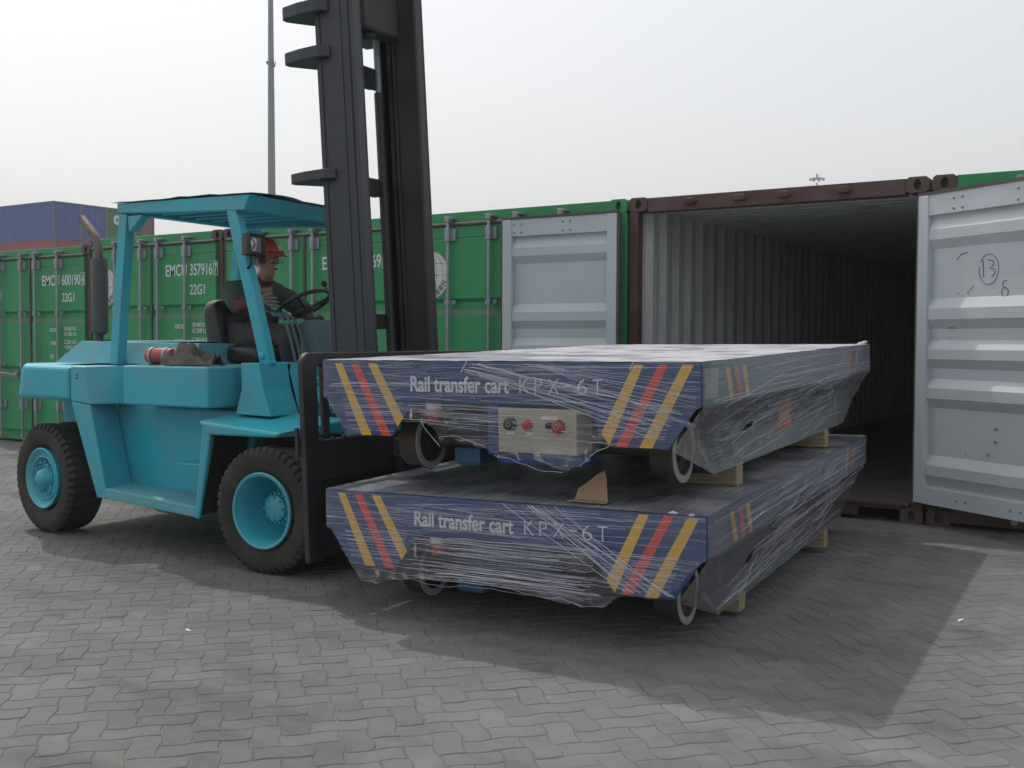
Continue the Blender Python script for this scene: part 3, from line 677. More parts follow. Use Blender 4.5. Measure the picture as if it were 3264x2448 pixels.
# engine hood
b = MB(); b.use('teal_dusty')
b.hexa([(-2.36, -.56, 1.197), (-1.0, -.56, 1.197), (-1.0, .56, 1.197), (-2.36, .56, 1.197), (-2.16, -.50, 1.350), (-1.0, -.50, 1.338), (-1.0, .50, 1.338), (-2.16, .50, 1.350)])
b.box((-1.9, -.40, 1.351), (-1.1, .4, 1.357)); b.build('engine_hood', None, fk, bevel=.02, seg=3)
b = MB(); b.use('teal_dusty'); b.box((-1.05, -.43, .937), (-.58, .43, 1.20)); b.build('seat_base', None, fk, bevel=.012)
# front cowl with its round opening, and dashboard
b = MB(); b.use('teal')
def cowl_plate(sy):
    P = [(-.43, -.585, 1.222), (-.285, -.585, 1.226), (-.252, -.585, 1.06), (-.19, -.585, .90), (-.475, -.585, .905), (-.425, -.585, 1.06)]
    b.prism([(x, sy*-y if sy < 0 else y, z) for x, y, z in P], (0, .13*sy if sy > 0 else -.13, 0))
cowl_plate(1); cowl_plate(-1)
# front panel made as a ring round an oval opening (near side) and a plain sheet behind
n = 24; cy, cz, ry, rz_ = -.30, 1.05, .085, .125
def fp(y, z): return (-.285+(1.226-z)*.30, y, z)
ov = []; rc = []
for i in range(n):
    t = 2*math.pi*(i+.5)/n; ov.append((cy+ry*math.cos(t), cz+rz_*math.sin(t)))
    q = max(abs(math.cos(t))/.155, abs(math.sin(t))/.165); rc.append((cy+math.cos(t)/q, cz+math.sin(t)/q))
k0 = len(b.v); b.v += [Vector(fp(*p)) for p in rc]+[Vector(fp(*p)) for p in ov]
for i in range(n): j = (i+1) % n; b.face((k0+i, k0+n+i, k0+n+j, k0+j))
b.poly([fp(-.145, .885), fp(.455, .885), fp(.455, 1.215), fp(-.145, 1.215)][::-1]); b.poly([fp(-.455, 1.215), fp(.455, 1.215), (-.43, .455, 1.222), (-.43, -.455, 1.222)])
b.build('front_cowl', None, fk, bevel=.006)
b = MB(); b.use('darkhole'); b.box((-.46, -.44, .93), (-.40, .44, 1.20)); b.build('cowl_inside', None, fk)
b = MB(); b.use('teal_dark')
b.hexa([(-.42, -.18, 1.20), (-.20, -.18, 1.20), (-.20, .30, 1.20), (-.42, .30, 1.20), (-.44, -.16, 1.48), (-.33, -.16, 1.50), (-.33, .28, 1.50), (-.44, .28, 1.48)])
b.use('plastic'); b.ball((-.40, .0, 1.505), .03, n=8, m=5); b.ball((-.37, .14, 1.51), .025, n=8, m=5); b.box((-.42, -.12, 1.485), (-.35, -.06, 1.52)); b.build('dashboard', None, fk, bevel=.012)
for sy in (-1, 1):
    b = MB(); b.use('teal'); b.tube([(-.22, sy*.30, 1.02), (.06, sy*.30, .965)], .062, 18); b.use('zinc'); b.tube([(.06, sy*.30, .965), (.16, sy*.30, .945)], .03, 12); b.use('plastic'); b.ball((.165, sy*.30, .945), .045, n=10, m=7); b.build('tilt_cylinder', None, fk)
for dz in (0., .075):
    b = MB(); b.use('teal'); b.tube([(-.42, -.30, 1.13-dz), (-.20, -.33, 1.13-dz), (.02, -.36, 1.10-dz)], .009, 8); b.build('hydraulic_hose', None, fk)

# overhead guard
def bar(mb, p, q, a, c, up=(0, 1, 0)):
    p, q = Vector(p), Vector(q); d = (q-p).normalized(); u = Vector(up); u = (u-d*u.dot(d)).normalized(); w = d.cross(u)
    P = [p+w*sx*a/2+u*sy*c/2 for sx, sy in ((-1, -1), (1, -1), (1, 1), (-1, 1))]; Q = [x+(q-p) for x in P]; mb.hexa(P+Q)
GY0, GY1 = -.60, .47
for y in (GY0, GY1):
    b = MB(); b.use('teal'); bar(b, (-1.665, y, 1.195), (-1.555, y, 2.20), .075, .075); b.hexa([(-1.50, y-.036, 2.08), (-1.50, y+.036, 2.08), (-1.49, y+.036, 2.08), (-1.49, y-.036, 2.08), (-1.51, y-.036, 2.185), (-1.51, y+.036, 2.185), (-1.37, y+.036, 2.185), (-1.37, y-.036, 2.185)]); b.build('guard_post', None, fk, bevel=.012)
    b = MB(); b.use('teal'); bar(b, (-.305, y, 1.20), (-.585, y, 2.18), .078, .075)
    if y < 0: b.lathe([(0, -.02), (.022, -.02), (.022, 0)], (-.325, y-.038, 1.265), (0, 1, 0), 12)
    b.build('guard_post', None, fk, bevel=.012)
b = MB(); b.use('teal')
for y in (GY0-.04, GY1-.035):
    b.hexa([(-1.605, y, 2.205), (-.47, y, 2.165), (-.47, y+.075, 2.165), (-1.605, y+.075, 2.205), (-1.61, y, 2.275), (-.415, y, 2.262), (-.415, y+.075, 2.262), (-1.61, y+.075, 2.275)])
b.box((-1.612, GY0+.036, 2.206), (-1.54, GY1-.036, 2.27)); b.hexa([(-.54, GY0+.036, 2.175), (-.47, GY0+.036, 2.165), (-.47, GY1-.036, 2.165), (-.54, GY1-.036, 2.175), (-.54, GY0+.036, 2.262), (-.415, GY0+.036, 2.26), (-.415, GY1-.036, 2.26), (-.54, GY1-.036, 2.262)])
for i in range(6): y = GY0+.12+i*.155; b.box((-1.539, y, 2.222), (-.541, y+.03, 2.258))
b.build('guard_frame', None, fk, bevel=.008)
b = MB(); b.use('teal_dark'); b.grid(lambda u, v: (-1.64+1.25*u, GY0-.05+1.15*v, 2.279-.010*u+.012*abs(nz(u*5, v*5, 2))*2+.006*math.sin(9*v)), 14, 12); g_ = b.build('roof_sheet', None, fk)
sm = g_.modifiers.new('thickness', 'SOLIDIFY'); sm.thickness = .004
# lamp on the near front post
b = MB(); b.use('plastic'); lx, ly, lz = -.345, -.655, 1.950
b.hexa([(lx-.075, ly-.055, lz-.07), (lx-.02, ly-.07, lz-.065), (lx-.02, ly+.07, lz-.065), (lx-.075, ly+.055, lz-.07), (lx-.075, ly-.055, lz+.06), (lx-.02, ly-.07, lz+.065), (lx-.02, ly+.07, lz+.065), (lx-.075, ly+.055, lz+.06)])
for y0, y1, z0, z1 in ((-.07, .07, .050, .065), (-.07, .07, -.065, -.05), (-.07, -.056, -.05, .05), (.056, .07, -.05, .05)): b.box((lx-.02, ly+y0, lz+z0), (lx+.004, ly+y1, lz+z1))
b.tube([(lx-.05, ly, lz-.065), (lx-.05, ly, lz-.12), (lx-.14, ly+.045, lz-.16)], .011, 8); b.box((lx-.19, ly+.02, lz-.03), (lx-.074, ly+.05, lz+.01))
lmp = b.build('headlight', None, fk, bevel=.004); lmp.rotation_euler = (0, 0, 0)
b = MB(); b.use('glasslens'); b.grid(lambda u, v: (lx-.018+.012*math.sin(math.pi*u)*math.sin(math.pi*v), ly-.055+.11*u, lz-.049+.098*v), 8, 8); b.build('lens', None, lmp)

# exhaust stack
ey = -.36; ex = -2.13
b = MB(); b.use('muffler'); b.tube([(ex-.01, ey, 1.34), (ex-.01, ey, 1.40)], .03, 12); b.tube([(ex, ey, 1.395), (ex, ey, 1.415), (ex, ey, 1.93), (ex, ey, 1.945)], [.038, .057, .059, .05], 20); b.box((ex-.05, ey-.04, 1.352), (ex+.06, ey+.05, 1.362)); mf = b.build('muffler', None, fk)
b = MB(); b.use('exhaust')
P = [(ex-.004, ey, 1.93), (ex-.004, ey, 2.0), (ex-.012, ey, 2.05), (ex-.05, ey+.01, 2.10), (ex-.11, ey+.02, 2.15), (ex-.23, ey+.04, 2.245)]
b.tube(P, .030, 14, caps=False); b.tube(P, .026, 14, caps=False); b.use('darkhole'); b.disc(Vector(P[-1])+Vector((.01, 0, -.008)), (-.12, .02, .095), .026, 12); b.build('exhaust_pipe', None, fk)

# seat
b = MB(); b.use('vinyl')
def cush(fn, nm):
    b.grid(fn, 20, 12)
def sup(c, r, e=.45):   # superellipsoid
    def f(u, v):
        a, p = 2*math.pi*u, math.pi*(v-.5); q = lambda w: math.copysign(abs(w)**e, w)
        x = Vector((c[0]+r[0]*q(math.cos(p))*q(math.cos(a)), c[1]+r[1]*q(math.cos(p))*q(math.sin(a)), c[2]+r[2]*q(math.sin(p))))
        return x+Vector((nz(x.x*9, x.y*9, x.z*9)*.010, 0, nz(x.x*8, x.z*9, x.y*8+4)*.008))
    return f
b.grid(sup((-.99, .0, 1.265), (.28, .25, .065)), 36, 18); b.build('seat_cushion', None, fk)
b = MB(); b.use('vinyl'); b.grid(sup((-1.135, .0, 1.44), (.080, .25, .205)), 36, 18); b.xf(lambda p: (p.x-(p.z-1.3)*.16, p.y, p.z)); b.build('seat_back', None, fk)

# steering wheel, column and levers
sw = Vector((-.555, .02, 1.605)); ax = Vector((-.50, 0, .87)).normalized()
b = MB(); b.use('plastic'); u_ = ax.orthogonal().normalized(); w_ = ax.cross(u_)
pt = lambda r, t, d=0: sw+ax*d+r*(math.cos(t)*u_+math.sin(t)*w_)
b.tube([pt(.185, 2*math.pi*i/36) for i in range(37)], .0145, 8, caps=False)
for t in (.3, 2.4, 4.5): b.tube([pt(.18, t), pt(.1, t, -.02), pt(.02, t, -.035)], [.010, .011, .014], 8)
b.lathe([(0, -.015), (.045, -.02), (.05, -.05), (.03, -.08)], sw, ax, 18)
b.tube([pt(.188, 5.9, .0), pt(.188, 5.9, .05)], .010, 8); b.ball(pt(.188, 5.9, .06), .022, n=10, m=6)
b.build('steering_wheel', None, fk)
b = MB(); b.use('plastic'); b.tube([sw-ax*.06, sw-ax*.38], .030, 12); b.build('steering_column', None, fk)
for i in range(3):
    y = -.30+.055*i; b = MB(); b.use('teal_dark'); x0 = -.345+.0*i
    b.tube([(x0, y, 1.20), (x0-.045, y, 1.36), (x0-.085, y, 1.46), (x0-.13, y, 1.513), (x0-.19, y, 1.535), (x0-.245, y, 1.547)], .0095, 8); b.use('plastic'); b.tube([(x0-.215, y, 1.541), (x0-.265, y, 1.556)], [.013, .015], 10); b.build('control_lever', None, fk)

# wheels
def tyre(mb, c, r, w, ax, lug, depth=.016):
    hw = w/2; n = 176
    prof = [(.205, -hw*.62), (.225, -hw*.80), (.255, -hw*.95), (r*.80, -hw*1.0), (r*.90, -hw*.97), (r*.965, -hw*.90), (r, -hw*.80), (r, -hw*.42), (r, -.012), (r, .012), (r, hw*.42), (r, hw*.80), (r*.965, hw*.90), (r*.90, hw*.97), (r*.80, hw), (.255, hw*.95), (.225, hw*.80), (.205, hw*.62)]
    def mod(i, j, rr):
        q = i % 4
        if j in (5, 6, 7): return rr-(depth if q >= 3 else 0)-(depth*.8 if j == 5 and q >= 3 else 0)
        if j in (10, 11, 12): return rr-(depth if (i+2) % 4 >= 3 else 0)
        if j in (8, 9): return rr-(0 if lug else depth*.4)
        return rr
    mb.lathe(prof, c, ax, n, smooth=True, mod=mod)
def front_wheel(sy):
    root = MB(); root.use('rubber'); ax = Vector((0, -sy, 0))
    yo = sy*.84; tyre(root, (-.05, yo, .372), .372, .22, ax, True); tyre(root, (-.05, sy*.59, .372), .372, .22, ax, True)
    t = root.build('front_tyre', None, fk)
    r = MB(); r.use('teal'); a = lambda out: -(out)   # profile measured inward from the outer face
    c = (-.05, sy*.955, .372); axo = Vector((0, -sy, 0))
    r.lathe([(.2, .06), (.222, .015), (.226, .004), (.219, -.004), (.206, .0), (.200, .014), (.196, .03), (.188, .045), (.183, .10), (.172, .23), (.15, .27), (.06, .285), (0, .285)], c, axo, 56)
    rim = r.build('rim', None, t)
    h = MB(); h.use('teal'); h.lathe([(.10, .28), (.098, .165), (.092, .150), (.078, .148), (.076, .118), (.062, .108), (0, .106)], c, axo, 40)
    for i in range(18): q = 2*math.pi*i/18; h.lathe([(0, .136), (.0085, .136), (.0085, .150)], (c[0]+.0865*math.cos(q), c[1], c[2]+.0865*math.sin(q)), axo, 6, smooth=False)
    for i in range(8): q = 2*math.pi*i/8; h.lathe([(0, .100), (.007, .100), (.007, .112)], (c[0]+.066*math.cos(q), c[1], c[2]+.066*math.sin(q)), axo, 6, smooth=False)
    h.build('hub', None, t)
front_wheel(-1); front_wheel(1)
def rear_wheel(sy, steer):
    piv = Vector((-2.30, sy*.60, .385)); Mx = Matrix.Rotation(steer, 3, 'Z'); rot = lambda p: Mx @ (Vector(p)-piv)+piv
    c = (-2.30, sy*.585, .385); ax = Vector((0, -sy, 0))
    b = MB(); b.use('rubber'); tyre(b, c, .385, .27, ax, False, .020); b.xf(rot); t = b.build('rear_tyre', None, fk)
    cf = (-2.30, sy*.72, .385)
    b = MB(); b.use('teal'); b.lathe([(.20, .07), (.212, .012), (.215, .0), (.208, -.006), (.190, .004), (.180, .02), (.165, .024), (.158, .012), (.150, .010), (.143, .03), (.13, .055), (.075, .062), (0, .062)], cf, ax, 48)
    b.xf(rot); b.build('rim', None, t)
    b = MB(); b.use('teal'); b.lathe([(.080, .066), (.074, .03), (.066, .016), (.058, -.012), (.03, -.03), (0, -.033)], cf, ax, 28)
    for i in range(8):
        q = 2*math.pi*(i+.3)/8; p = (cf[0]+.112*math.cos(q), cf[1], cf[2]+.112*math.sin(q))
        b.lathe([(0, .008), (.010, .008), (.010, .032), (.0175, .034), (.0175, .062)], p, ax, 6, smooth=False)
    b.xf(rot); b.build('hub', None, t)
rear_wheel(-1, R(-8)); rear_wheel(1, R(-8))
b = MB(); b.use('teal_dark'); b.box((-2.38, -.44, .30), (-2.22, .44, .46)); b.build('rear_axle', None, fk, bevel=.02)

# mast, leaning back a little
TP = Vector((.35, 0, .25)); TM = Matrix.Rotation(R(-2.9), 3, 'Y') @ Matrix.Rotation(R(.8), 3, 'X')
tl = lambda p: TM @ (Vector(p)-TP)+TP
def chan(y0, y1, x0, x1, z0, z1, m, name, open_to):   # C section upright
    b = MB(); b.use(m); t = .022
    b.box((x0, y0 if open_to > 0 else y1-t, z0), (x1, y0+t if open_to > 0 else y1, z1))
    b.box((x1-t, y0+t if open_to > 0 else y0, z0), (x1, y1 if open_to > 0 else y1-t, z1)); b.box((x0, y0+t if open_to > 0 else y0, z0), (x0+t, y1 if open_to > 0 else y1-t, z1))
    b.xf(tl); return b.build(name, None, fk, bevel=.006)
ZT = 4.6
chan(-.395, -.305, .085, .358, .16, ZT, 'mastblue', 'outer_upright', 1)
chan(.235, .335, .085, .395, .16, ZT, 'black', 'outer_upright', -1)
chan(-.304, -.272, .17, .350, .22, ZT+.3, 'black', 'inner_upright', 1)
chan(.200, .232, .225, .415, .22, ZT+.3, 'rustblack', 'inner_upright', -1)
# ribs standing proud of the upright faces
b = MB(); b.use('mastblue'); b.box((.105, -.402, .4), (.125, -.395, ZT)); b.box((.27, -.400, .3), (.285, -.395, ZT)); b.box((.33, -.406, .3), (.345, -.395, ZT)); b.xf(tl); b.build('wear_strip', None, fk)
def crossmember(z, h, m='mastblue', rear=True):
    b = MB(); b.use(m); x1 = .20
    top = [(x1, -.41, 0), (x1-.05, -.455, 0), (-.0, -.458, 0), (-.12, -.44, 0), (-.145, -.42, 0), (-.15, -.38, 0), (-.08, -.25, 0), (.0, -.12, 0), (.01, .08, 0), (-.05, .2, 0), (-.12, .34, 0), (-.12, .40, 0), (-.03, .42, 0), (x1, .345, 0), (x1, .336, 0), (.084, .336, 0), (.084, -.396, 0), (x1, -.396, 0)]
    b.prism([(x, y, z) for x, y, _ in top], (0, 0, h)); b.xf(tl); b.build('crossmember', None, fk, bevel=.006)
for z, h in ((2.365, .06), (3.10, .07), (3.375, .075)): crossmember(z, h)
for z, h in ((2.32, .115), (3.02, .13), (1.45, .1)):
    b = MB(); b.use('black'); b.box((.086, -.304, z), (.11, .234, z+h)); b.xf(tl); b.build('tie_plate', None, fk, bevel=.005)
b = MB(); b.use('rustblack'); b.box((.20, -.223, 3.30), (.33, .153, 3.75)); b.tube([(.265, -.1, 3.30), (.265, -.1, 3.26)], .05, 12); b.xf(tl); b.build('chain_anchor_beam', None, fk, bevel=.02)
for y in (.185,):
    b = MB(); b.use('black'); b.tube([(.12, y, .3), (.12, y, 3.0)], .032, 14); b.use('zinc'); b.tube([(.12, y, 3.0), (.12, y, 4.7)], .022, 12); b.xf(tl)
    b.build('lift_cylinder', None, fk)
for y in (.262,):
    b = MB(); b.use('rustblack')
    for i in range(150):
        z = .6+i*.028; b.box((.190, y-.046-.02, z), (.216, y-.034, z+.020)); b.box((.196, y-.058, z+.020), (.210, y-.040, z+.028))
    b.xf(tl); b.build('lift_chain', None, fk)
# carriage and load backrest
TP2 = Vector((.50, 0, .15)); TM2 = Matrix.Rotation(R(-2.6), 3, 'Y'); t2 = lambda p: TM2 @ (Vector(p)-TP2)+TP2
b = MB(); b.use('black'); X0, X1, YN, YF = .49, .525, -1.20, 1.20
k = 8; rr = .07
ptsn = [(YN, .17)]+[(YN+rr-rr*math.cos(math.pi/2*i/k), 1.30-rr+rr*math.sin(math.pi/2*i/k)) for i in range(k+1)]+[(YN+.12, 1.30), (YN+.12, .17)]
b.prism([(X0, y, z) for y, z in ptsn][::-1], (X1-X0, 0, 0))
ptsf = [(-p[0], p[1]) for p in ptsn]; b.prism([(X0, y, z) for y, z in ptsf], (X1-X0, 0, 0))
b.prism([(X0+.002, YN+.119, 1.225), (X0+.002, -YN-.119, 1.225), (X0+.002, -YN-.119, 1.30), (X0+.002, YN+.119, 1.30)][::-1], (X1-X0-.004, 0, 0))
for y in (-1.035, -.72, -.40, -.1, .2, .5, .8): b.box((X0+.004, y, .84), (X1-.004, y+.055, 1.224))
b.xf(t2); b.build('load_backrest', None, fk, bevel=.007)
b = MB(); b.use('black'); b.box((X0-.03, YN+.121, .60), (X1-.006, -YN-.121, .82)); b.box((X0-.03, YN+.121, .18), (X1-.006, -YN-.121, .36)); b.box((X0-.02, YN+.15, .36), (X1-.03, -YN-.15, .60))
for i in range(22): y = -1.05+i*.1; b.box((X1-.035, y, .82), (X1-.012, y+.018, .832))
b.xf(t2); b.build('carriage', None, fk, bevel=.005)
b = MB(); b.use('black'); b.box((X0-.02, YN-.02, .74), (X1-.035, YN-.001, .90)); b.xf(t2); b.build('stop_lug', None, fk, bevel=.004)
for y in (-.35, .45):
    b = MB(); b.use('black'); b.box((.527, y-.075, .02), (.575, y+.075, .72)); b.hexa([(.576, y-.075, .018), (2.35, y-.06, .018), (2.35, y+.06, .018), (.576, y+.075, .018), (.576, y-.075, .062), (2.35, y-.06, .03), (2.35, y+.06, .03), (.576, y+.075, .062)]); b.build('fork', None, fk, bevel=.006)

# ---------------------------------------------------------------- fire extinguisher and rag on the side box
def floc(x, y, z): return FO+Vector((math.cos(FH)*x-math.sin(FH)*y, math.sin(FH)*x+math.cos(FH)*y, z))
fe = thing('fire_extinguisher', 'red fire extinguisher in two steel straps, lying on the forklift side box', 'fire extinguisher', floc(-1.19, -.68, 1.198), FH)
b = MB(); b.use('red'); rx = .052; b.lathe([(0, -.09), (.03, -.088), (rx-.004, -.075), (rx, -.06), (rx, .22), (.035, .26), (.018, .27), (.018, .30), (0, .30)], (0, 0, rx+.008), (1, 0, 0), 28); b.build('cylinder', None, fe)
for x in (-.03, .10):
    b = MB(); b.use('zinc'); b.lathe([(rx+.001, -.011), (rx+.005, -.011), (rx+.005, .011), (rx+.001, .011)], (x, 0, rx+.008), (1, 0, 0), 28, smooth=False, close=True); b.box((x-.012, -.055, .0), (x+.012, .055, .009)); b.build('strap', None, fe)
b = MB(); b.use('cloth')
def rag(u, v):
    x = -.06+.40*u; a = math.pi*v; env = (.55+.45*math.sin(math.pi*min(1, u*1.35)))*(1-.55*u**3)
    r_ = .078*env*(1+.16*nz(u*7, v*5, 1)+.10*nz(u*18, v*13, 3)); fold = .022*math.sin(11*v+9*u+4*nz(u*4, v*3, 7))+.010*math.sin(23*v-14*u+5*nz(u*5, v*6, 1))
    return (x+.02*nz(u*6, v*6, 9), -.105*math.cos(a)*(.65+.5*env)*(1+.12*nz(v*7, u*4, 2)), max(.004, (r_+fold)*math.sin(a)*1.45+.006))
b.grid(rag, 70, 56)
rg = b.build('rag', None); rg.location = floc(-1.00, -.68, 1.198); rg.rotation_euler = (0, 0, FH)
tag(rg, 'crumpled grey cloth thrown over the end of the red fire extinguisher', 'cloth')
# ---------------------------------------------------------------- the two wrapped rail carts
S = .95; CWD = 2.092*S; CLN = 3.83*S
def cart_matrix(o, h, pi, ro):
    ex = Vector((math.cos(h)*math.cos(ro), math.sin(h)*math.cos(ro), math.sin(ro))).normalized()
    ey = Vector((-math.sin(h)*math.cos(pi), math.cos(h)*math.cos(pi), math.sin(pi))); ey = (ey-ex*ey.dot(ex)).normalized(); ez = ex.cross(ey)
    m = Matrix.Identity(4)
    for i in range(3): m[i][0] = ex[i]; m[i][1] = ey[i]; m[i][2] = ez[i]; m[i][3] = o[i]
    return m
ML = cart_matrix((.4431, -4.3109, .6118), .0743, .0155, .011)
MU = cart_matrix((.4139, -4.2979, 1.2610), .0628, .0190, .0078)
LC = lambda x, y, z: ML @ Vector((x, y, z))
def end_outline():   # front plate outline, metres at full size
    return [(0, 0), (0, -.195), (.022, -.200), (.155, -.388), (.438, -.386), (.569, -.205), (1.525, -.205), (1.655, -.386), (1.94, -.386), (2.07, -.200), (2.092, -.195), (2.092, 0)]
def make_cart(name, label, Mx, lower):
    c = bpy.data.objects.new(name, None); COL.objects.link(c); c.matrix_world = Mx; c.empty_display_size = .2
    tag(c, label, 'rail cart', 'wrapped rail transfer carts')
    q = lambda x, y, z: (x*S, y*S, z*S)
    b = MB(); b.use('cartblue'); b.box(q(0, .012, -.016), q(2.092, 3.818, 0)); b.build('deck', None, c, bevel=.003)
    for yy in (0, 3.83-.012):
        b = MB(); b.use('cartblue'); b.prism([q(x, yy, z) for x, z in end_outline()], (0, .012*S, 0)); b.build('end_plate', None, c, bevel=.002)
    for xx in (.004, 2.092-.016):
        b = MB(); b.use('cartblue'); b.box(q(xx, .0125, -.19), q(xx+.012, 3.8175, -.0165))
        b.build('side_plate', None, c)
    b = MB(); b.use('cartblue_dark')
    for yy in (.5, 1.1, 1.9, 2.7, 3.3): b.box(q(.02, yy, -.20), q(2.07, yy+.06, -.017))
    b.box(q(.62, .18, -.30), q(.70, 3.65, -.017)); b.box(q(1.40, .18, -.30), q(1.48, 3.65, -.017)); b.box(q(.30, .9, -.44), q(1.80, 2.9, -.205)); b.build('chassis', None, c)
    for xx in (.115, 1.875):
        b = MB(); b.use('cartblue_dark'); b.box(q(xx, .46, -.555), q(xx+.10, 3.38, -.45)); b.box(q(xx+.02, .60, -.45), q(xx+.08, .7, -.19)); b.box(q(xx+.02, 3.1, -.45), q(xx+.08, 3.2, -.19))
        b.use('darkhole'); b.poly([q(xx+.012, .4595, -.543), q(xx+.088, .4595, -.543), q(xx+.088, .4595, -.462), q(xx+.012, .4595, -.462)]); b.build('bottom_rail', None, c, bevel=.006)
    for xx, yy in ((.478, .30), (1.885, .34), (.478, 3.45), (1.885, 3.45)):
        b = MB(); b.use('wheelsteel'); R0 = .155*S; cc = q(xx, yy, -.432)
        b.lathe([(0, -.115), (R0*.86, -.115), (R0*.9, -.11), (R0*.9, -.03), (R0, -.02), (R0, 0), (R0*.965, .004), (R0*.74, .004), (R0*.70, -.02), (R0*.35, -.022), (R0*.33, .0), (0, .0)], cc, (1, 0, 0), 44)
        w = b.build('wheel', None, c); b = MB(); b.use('wheelring'); b.lathe([(R0*.985, .002), (R0*.975, .0065), (R0*.76, .0065), (R0*.745, .002)], cc, (1, 0, 0), 44, smooth=False); b.build('flange_ring', None, w)
    for yy in (.32, 3.45): b = MB(); b.use('wheelsteel'); b.tube([q(.40, yy, -.432), q(1.90, yy, -.432)], .032, 12); b.build('axle', None, c)
    # painted stripes
    yf = -.0016
    def stripe(P, m): b = MB(); b.use(m); b.prism([(x*S, yf*1.0, z*S) for x, z in P], (0, .0015, 0)); b.build('warning_stripe', None, c)
    stripe([(.076, -.013), (.122, -.013), (.307, -.3855), (.243, -.387)], 'yellow'); stripe([(.183, -.013), (.231, -.013), (.431, -.3855), (.371, -.386)], 'redstripe'); stripe([(.293, -.012), (.345, -.012), (.508, -.287), (.472, -.337)], 'yellow')
    stripe([(1.774, -.009), (1.822, -.009), (1.653, -.380), (1.612, -.325)], 'yellow'); stripe([(1.895, -.008), (1.940, -.008), (1.740, -.385), (1.681, -.385)], 'redstripe'); stripe([(2.006, -.008), (2.058, -.008), (1.862, -.385), (1.799, -.385)], 'yellow')
    def side_mark(P, m, nm='warning_stripe'): b = MB(); b.use(m); b.prism([(2.0925*S, y*S, z*S) for y, z in P], (.0012, 0, 0)); b.build(nm, None, c)
    for o, m in ((0, 'yellow'), (.135, 'redstripe'), (.262, 'yellow')):
        side_mark([(.345+o, -.033), (.405+o, -.033), (.470+o, -.185), (.410+o, -.185)], m); side_mark([(3.12+o*.9, -.03), (3.17+o*.9, -.03), (3.10+o*.9, -.185), (3.05+o*.9, -.185)], m)
    if not lower: side_mark([(.045, -.025), (.234, -.028), (.222, -.162), (.048, -.158)], 'paperpink', 'paper_label')
    b = MB(); b.use('letter'); pl = lambda X, Z: (lambda u, v, w: (X*S+u, -.0017-w, Z*S+v))
    b.text('Rail transfer cart', .078*S, pl(.557, -.150), width=.572*S, bold=.022); b.build('lettering', None, c)
    b = MB(); b.use('letter')
    for ch, x, wd in (('K', 1.186, .054), ('P', 1.268, .040), ('X', 1.340, .058), ('6', 1.492, .050), ('T', 1.572, .046)): b.text(ch, .078*S, pl(x, -.150), width=wd*S, bold=-.012)
    b.box((1.424*S, -.003, -.113*S), (1.466*S, -.0017, -.106*S)); b.build('lettering', None, c)
    # control box and drive under the front
    if not lower:
        b = MB(); b.use('boxcream'); b.box(q(1.056, .012, -.440), q(1.480, .19, -.222)); cb = b.build('control_box', None, c, bevel=.006)
        b = MB(); b.use('cartblue'); b.box(q(.995, .02, -.455), q(1.052, .17, -.207)); b.box(q(1.054, .03, -.495), q(1.50, .20, -.443)); b.build('box_bracket', None, c, bevel=.004)
        for x, z, r, m in ((1.128, -.300, .030, 'plastic'), (1.223, -.302, .022, 'red'), (1.34, -.300, .014, 'plastic'), (1.389, -.306, .030, 'red')):
            b = MB(); b.use(m); b.lathe([(r*S*1.15, 0), (r*S, .014), (r*S*.95, .024), (r*S*.5, .028), (0, .028)], q(x, .0118, z), (0, -1, 0), 18)
            if r > .025: b.use('zinc'); b.lathe([(r*S*.45, .029), (r*S*.4, .031), (r*S*.3, .029)], q(x, .0118, z), (0, -1, 0), 16)
            b.build('knob', None, cb)
        b = MB(); b.use('signwhite'); b.box(q(1.295, .0095, -.275), q(1.385, .0115, -.258)); b.box(q(1.108, .0095, -.352), q(1.150, .0115, -.336)); b.box(q(1.215, .0095, -.352), q(1.25, .0115, -.338)); b.build('button_tag', None, cb)
    b = MB(); b.use('motor'); b.box(q(.60, .36, -.565), q(.74, .56, -.30)); b.tube([q(.74, .50, -.43), q(1.10, .50, -.43)], .085, 18); b.box(q(.59, .352, -.555), q(.75, .361, -.47)); b.build('drive_motor', None, c, bevel=.008)
    b = MB(); b.use('signwhite'); b.lathe([(0, 0), (.042*S, 0), (.042*S, .035*S), (.034*S, .04*S)], q(.648, .075, -.245), (0, 0, 1), 18); b.use('red'); b.lathe([(.034*S, 0), (.036*S, -.03*S), (.030*S, -.060*S), (0, -.066*S)], q(.648, .075, -.245), (0, 0, 1), 18); b.build('warning_lamp', None, c)
    if not lower:
        b = MB(); b.use('paperred'); b.box(q(1.99, 1.62, -.44), q(2.0, 1.9, -.28)); b.build('paper_label', None, c)

    # ---- stretch film
    def wob(x, z, a=.004, sc=9): return a*(nz(x*sc, z*sc*1.7, 3+lower)+.5*nz(x*sc*3, z*sc*4, 8))
    if lower: low = [(0, -.20), (.03, -.21), (.155, -.392), (.23, -.46), (.32, -.475), (.42, -.44), (.55, -.425), (.75, -.415), (.95, -.405), (1.15, -.42), (1.40, -.455), (1.6, -.455), (1.68, -.392), (1.84, -.388), (1.90, -.365), (1.96, -.335), (2.0, -.27), (2.07, -.205), (2.092, -.197)]
    else: low = [(0, -.197), (.022, -.205), (.150, -.386), (.20, -.386), (.27, -.365), (.36, -.335), (.515, -.292), (.62, -.295), (.69, -.33), (.735, -.415), (.76, -.375), (.86, -.40), (.995, -.425), (1.06, -.462), (1.125, -.492), (1.20, -.468), (1.32, -.475), (1.415, -.520), (1.48, -.490), (1.55, -.462), (1.62, -.380), (1.68, -.388), (1.94, -.386), (2.07, -.203), (2.092, -.196)]
